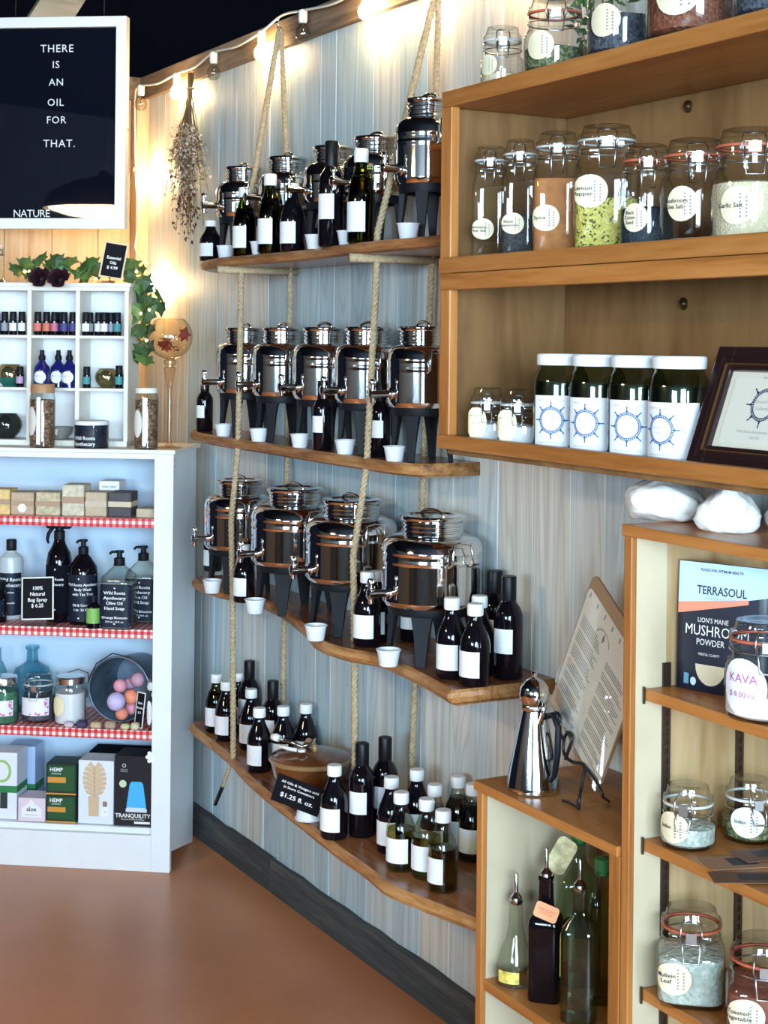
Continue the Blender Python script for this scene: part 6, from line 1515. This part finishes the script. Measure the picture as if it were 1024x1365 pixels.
# ================================================================== garland and little card on the pigeonhole unit
gm = [mat('ivy_green_%d' % k, c, .5, noise=.35, nscale=25) for k, c in enumerate(((.035, .085, .022), (.07, .15, .035), (.14, .24, .06)))]
random.seed(14)
def ivy(L_):
    pts = [(0, 0), (.10, .30), (-.05, .52), (.32, .46), (.55, .60), (.66, .30), (1.0, .0), (.66, -.30), (.55, -.60), (.32, -.46), (-.05, -.52), (.10, -.30)]
    vs = [(.35 * L_, 0, .10 * L_)] + [(x_ * L_, y_ * L_, -.05 * L_ * abs(y_) * 2) for x_, y_ in pts]
    return vs, [(0, 1 + i, 1 + (i + 1) % 12) for i in range(12)]
ivy_me = [MB().add(*ivy(.046)).mesh('ivy_leaf', g) for g in gm]
zT = 1.716
path_px = [(18, 366, .10), (45, 362, .12), (75, 358, .13), (105, 362, .12), (135, 366, .12), (160, 362, .14), (182, 372, .15), (196, 395, .14), (190, 425, .13), (184, 452, .12), (193, 462, .10)]
gpts = []
for px, py, dep in path_px:
    dep += KO; q = onC(px, py, dep); gpts.append(cabw(q.x, dep, max(q.z, zT + .006) if px < 165 else q.z))
g0 = gpts[0]
gar = thing('ivy_garland', 'green ivy garland with fairy lights draped over the pigeonhole unit', 'garland', g0)
part('vine', MB().tube([p - g0 for p in gpts], .0035, 6), mat('vine_stem', (.10, .07, .03), .8), gar)
spots = [(22, 352), (30, 343), (36, 365), (44, 348), (52, 340), (60, 352), (40, 358), (68, 344), (76, 338), (84, 348), (90, 342), (96, 360), (78, 360), (104, 356), (110, 368), (117, 350), (124, 342), (129, 356), (128, 350), (112, 348), (120, 366), (170, 350), (178, 344), (184, 356), (172, 364), (190, 366), (186, 378), (197, 376), (206, 384), (212, 392), (202, 396), (192, 392), (182, 388), (216, 402), (206, 406), (196, 410), (186, 404), (180, 416), (190, 424), (182, 432), (192, 440), (180, 446), (186, 456), (200, 432), (196, 452), (184, 464), (199, 428), (192, 472)]
for px, py in spots:
    dep = KO + (.105 + random.uniform(-.02, .02) if px < 166 else .135 + random.uniform(-.03, .015))
    q = onC(px, py, dep); p = cabw(q.x, dep, max(q.z, zT + .038) if px < 168 else q.z)
    o = link('ivy_leaf', random.choice(ivy_me[:2] if random.random() < .75 else ivy_me), gar, p - g0)
    o.rotation_euler = (random.uniform(-.9, .9), random.uniform(.6, 2.2), CRZ - PI / 2 + random.uniform(-1.2, 1.2)); s_ = random.uniform(.8, 1.25); o.scale = (s_, s_, s_)
glow = mat('fairy_light_glow', (1, .8, .5), .5, emis=(1, .62, .25), estr=14)
for px, py, dep in ((33, 362, .085), (39, 362, .085), (72, 360, .09), (128, 372, .085), (182, 362, .11), (195, 454, .10), (199, 413, .10), (188, 418, .10)):
    dep += KO; q = onC(px, py, dep); part('fairy_light', MB().ball((0, 0, 0), .0042, 8), glow, gar, loc=cabw(q.x, dep, q.z) - g0)
rosem = mat('dark_burgundy_petal', (.035, .008, .014), .6)
for px, py in ((57, 373), (82, 374)):                       # two velvet roses hanging over the cornice
    q = onC(px, py, .045 + KO); c = cabw(q.x, .040 + KO, q.z) - g0; m_ = MB(); rr = .042
    for k in range(18):
        a = k * 2.4; t_ = k / 18; vs = [(0, 0, 0), (.5, .45, .1), (1.0, .35, .32), (1.12, 0, .38), (1.0, -.35, .32), (.5, -.45, .1)]
        m_.add([(x_ * rr * .9, y_ * rr, z_ * rr) for x_, y_, z_ in vs], [(0, 1, 2, 3, 4, 5)], 0, True, XF((0, 0, 0), 0, -1.45 + 1.25 * t_, a))
    m_.ball((0, 0, .008), .016, 10)
    part('dark_rose', m_, rosem, gar, loc=c, rot=(PI / 2 - .3, 0, CRZ))
q = onC(150, 365, .075)
cdz = zT + .014
cdd = card('price_card', 'small black essential oils price card in a pale frame', 'sign', .072, .110, .003, cabw(onC(147, 365, .065 + KO).x, .065 + KO, cdz), CRZ + .15, rad(8), rad(9), chalk, mat('pale_wood_frame', (.70, .55, .36), .5),
     (('Essential', .0125, .062), ('Oils', .0125, .047), ('$ 4.99', .0130, .032)), frame=.005)
eb = MB().tube([(-.020, -.022, .003), (0, -.002, .004), (.020, -.022, .003)], .0028, 6).tube([(0, -.002, .004), (0.002, .03, .003)], .0028, 6).tube([(0, -.002, .002), (0, -.004, .018)], .0028, 6)
tag(link('card_easel', eb.mesh('card_easel', mat('copper_wire', (.45, .20, .10), .3, 1.0)), None, cabw(onC(147, 365, .065 + KO).x, .065 + KO, zT), CRZ), 'little copper easel under the essential oils card', 'stand')
# lantern glimpsed beside the garland
q = onC(0, 350, .10); t = thing('lantern', 'steel-framed glass lantern at the end of the garland', 'lantern', cabw(onC(-4, 350, .10 + KO).x, .10 + KO, zT), CRZ)
part('frame', MB().lathe([(.024, 0), (.026, .002), (.026, .008), (.022, .010)], 20).lathe([(.022, .084), (.026, .086), (.024, .096), (0, .110)], 20), M['steel_r'], t); part('glass_tube', MB().lathe([(.022, .009), (.022, .085)], 20), M['glass'], t); part('handle', MB().tube([(-.02, 0, .10), (0, 0, .128), (.02, 0, .10)], .0018, 6), M['steel_r'], t)

# ================================================================== framed letter board hung across the corner
SDp = .30
a_, b_ = onC(166, 24, SDp), onC(168.5, 306, SDp); xr = (a_.x + b_.x) / 2; z1, z0 = onC(160, 21, SDp).z, onC(160, 305, SDp).z
xc = onC(74, 160, SDp).x; Wd = 2 * (xr - xc); Hd = z1 - z0
sg = thing('letter_board', 'large black letter board in a white frame, white slogan letters', 'sign', cabw(xc, SDp, z0), CRZ)
fw = .033; cwf = mat('off_white_frame', (.78, .76, .70), .45)
for nm, bx__ in (('frame_side', (-Wd / 2, -Wd / 2 + fw, 0, Hd)), ('frame_side', (Wd / 2 - fw, Wd / 2, 0, Hd)), ('frame_rail', (-Wd / 2 + fw, Wd / 2 - fw, 0, fw)), ('frame_rail', (-Wd / 2 + fw, Wd / 2 - fw, Hd - fw, Hd))):
    part(nm, MB().box(bx__[0], bx__[1], 0, .038, bx__[2], bx__[3]), cwf, sg, .0015)
felt = mat('black_felt', (.004, .005, .011), .85, spec=.0)
fb_ = MB().box(-Wd / 2 + fw, Wd / 2 - fw, .016, .030, fw, Hd - fw)
part('felt_board', fb_, felt, sg)
for ln, px, py, s_ in (('THERE', 74, 64, .034), ('IS', 72.5, 85.5, .032), ('AN', 73, 109, .032), ('OIL', 72, 136, .032), ('FOR', 73, 159.5, .032), ('THAT.', 77, 191, .034), ('NATURE', 40, 284.5, .033)):
    q = onC(px, py, SDp); part('lettering', shift(text_mb(ln, s_, False, spacing=1.12 if ln != 'NATURE' else .92), q.x - xc, .0145, q.z - z0), M['white_ink'], sg)
part('glazing', MB().add([(-Wd / 2 + fw - .002, .010, fw - .002), (Wd / 2 - fw + .002, .010, fw - .002), (Wd / 2 - fw + .002, .010, Hd - fw + .002), (-Wd / 2 + fw - .002, .010, Hd - fw + .002)], [(0, 1, 2, 3)]), glass('picture_glass', (.98, .98, .98), 1.0, .015, edge=.9), sg)
for s_ in (-.32, .32): part('hanging_wire', MB().tube([(s_ * Wd, .030, Hd - .02), (s_ * Wd, .032, 3.16 - z0)], .0012, 5), M['iron'], sg)
part('latch', MB().box(Wd / 2 - .0005, Wd / 2 + .004, .012, .022, Hd * .46, Hd * .475), M['steel_r'], sg)

# ================================================================== string lights along the top of the partition
bulb_on = mat('lit_bulb', (1, .8, .5), .3, emis=(1.0, .66, .30), estr=105)
bulb_g = glass('unlit_bulb_glass', (.86, .85, .80), 2.5)
sock = mat('white_socket', (.74, .71, .66), .45)
hangs = [(188, 114, 0), (236, 98, 1), (285, 70, 0), (349, 42, 1), (404, 14, 0), (489, -18, 1), (566, -54, 1), (690, -108, 1)]
Y0 = -.044
YB = lambda px: -.072 if px < 200 else Y0
cp_ = [onY(180, 330, -.062), onY(184, 288, -.062), onY(181, 236, -.062), onY(180, 180, -.062), onY(180, 130, -.062), onY(183, 116, -.06)]
for i, (px, py, on) in enumerate(hangs):
    p = onY(px, py, YB(px)); cp_.append(p)
    if i < len(hangs) - 1:
        n = onY(hangs[i + 1][0], hangs[i + 1][1], YB(hangs[i + 1][0])); cp_.append(p.lerp(n, .5) + Vector((0, 0, .016 if i == 3 else -.012)))
s0 = cp_[6]
lights = thing('string_lights', 'white cord of round bulbs along the top trim, some lit', 'string lights', s0)
part('cord', curl([p - s0 for p in cp_], .0036), M['cord'], lights)
def bulb(p, on, down=True, rot=None, off=False):
    s = part('socket', MB().lathe([(0, .006), (.009, .006), (.0125, .002), (.0125, -.022), (.0105, -.030), (0, -.030)], 14), sock, lights, loc=p - s0, rot=rot)
    part('bulb_offscreen' if off else 'bulb', MB().lathe([(.008, -.028), (.010, -.034), (.018, -.046), (.021, -.058), (.018, -.071), (.010, -.078), (0, -.080)], 18), bulb_on if on else bulb_g, s)
    if not on: part('filament', MB().tube([(-.004, 0, -.030), (-.004, 0, -.052), (0, 0, -.060), (.004, 0, -.052), (.004, 0, -.030)], .0012, 5), M['steel_r'], s)
for px, py, on in hangs: bulb(onY(px, py, YB(px)) + Vector((0, 0, -.004)), on, off=py < -30)
bulb(onY(181, 226, -.062) + Vector((0, 0, 0)), True, rot=(0.0, -1.1, 0.6))
# the cord's end goes in behind the garland, where the last bulb glows
cp2 = [onY(180, 330, -.062), onY(188, 346, -.055), onY(200, 352, -.046), onY(203, 355, -.043)]
part('cord', curl([p - s0 for p in cp2], .0036), M['cord'], lights)
bulb(onY(203, 357, -.043), True)

# ================================================================== bunch of dried flowers on the plank wall
random.seed(31)
h0 = onY(254, 96, -.022); df = thing('dried_flower_bunch', 'bunch of dried brown flowers hanging upside down on the plank wall', 'dried flowers', h0)
stm = mat('dry_stem', (.16, .10, .045), .85); fl1 = mat('dry_floret_tan', (.36, .27, .18), .85, noise=.3, nscale=80); fl2 = mat('dry_leaf_brown', (.085, .035, .022), .8, noise=.4, nscale=60); fl3 = mat('dry_cream_floret', (.55, .48, .38), .85)
def at(px, py, Y=-.05): return onY(px, py, Y) - h0
stems = MB(); tips = []
for k in range(64):
    t_ = random.uniform(0, 1); ex_p = 250 + random.gauss(0, 13); ey_p = random.uniform(190, 318)
    if abs(ex_p - 250) > 22: ey_p = random.uniform(190, 262)
    Ye = -.03 - random.uniform(0, .085)
    a = at(254 + random.uniform(-4, 5), 99 + random.uniform(-3, 8), -.030); b = at(253 + random.uniform(-3, 3), 122, -.034); c = at(252 + (ex_p - 252) * .4, 165, -.03 + (Ye + .03) * .6); d = at(ex_p, ey_p, Ye)
    stems.tube([a, b, c, d], [.0016, .0016, .0013, .0008], 4); tips.append((c, d))
tag(part('stems', stems, stm, df), kind='stuff')
part('tie', MB().tube([(at(254, 118, -.034) + Vector((.013 * math.cos(a), .012 * math.sin(a), 0))) for a in [2 * PI * k / 14 for k in range(14)]], .003, 6, True), M['rope'], df)
f1, f2, f3 = MB(), MB(), MB()
for c, d in tips:
    for j in range(20):
        u = random.uniform(.1, 1.05); p = c.lerp(d, u) + Vector((random.gauss(0, .011), random.gauss(0, .009), random.gauss(0, .011)))
        low = p.z < at(250, 262).z
        m_ = f2 if (low and random.random() < .85) or random.random() < .18 else (f1 if random.random() < .6 else f3); s = random.uniform(.004, .0085) * (1.5 if m_ is f2 else 1)
        mm = XF(p, random.uniform(0, 3), random.uniform(0, 3), random.uniform(0, 6))
        if m_ is f2: m_.add([(0, 0, 0), (s * .6, s * .4, s * .1), (s * 1.5, 0, 0), (s * .6, -s * .4, s * .1)], [(0, 1, 2, 3)], 0, True, mm)
        else: m_.add([(s, 0, 0), (-s * .5, s * .8, 0), (-s * .5, -s * .8, 0), (0, 0, s)], [(0, 1, 2), (0, 1, 3), (1, 2, 3), (2, 0, 3)], 0, False, mm)
tag(part('tan_florets', f1, fl1, df), kind='stuff'); tag(part('brown_leaves', f2, fl2, df), kind='stuff'); tag(part('cream_florets', f3, fl3, df), kind='stuff')
part('nail', MB().tube([(0, .020, .010), (0, -.008, .012)], .0018, 6), M['steel_r'], df)

# the one pendant whose reflection shows in the letter board
shade = mat('white_enamel_shade', (.75, .73, .70), .35); warm = mat('warm_lamp_glow', (1, .85, .6), .5, emis=(1.0, .78, .50), estr=30)
t = thing('pendant_lamp_offscreen', 'white enamel dome pendant mirrored in the letter board glass', 'lamp', (2.6, -3.1, 2.24))
part('shade', MB().lathe([(.325, 0), (.33, .004), (.29, .09), (.16, .15), (.04, .18), (.02, .21)], 32), shade, t); part('flex', MB().tube([(0, 0, .20), (0, 0, .912)], .004, 6), M['iron'], t)
part('lamp_disc_offscreen', MB().lathe([(0, -.050), (.10, -.046), (.20, -.032), (.28, -.008), (.30, .006)], 32), warm, t)
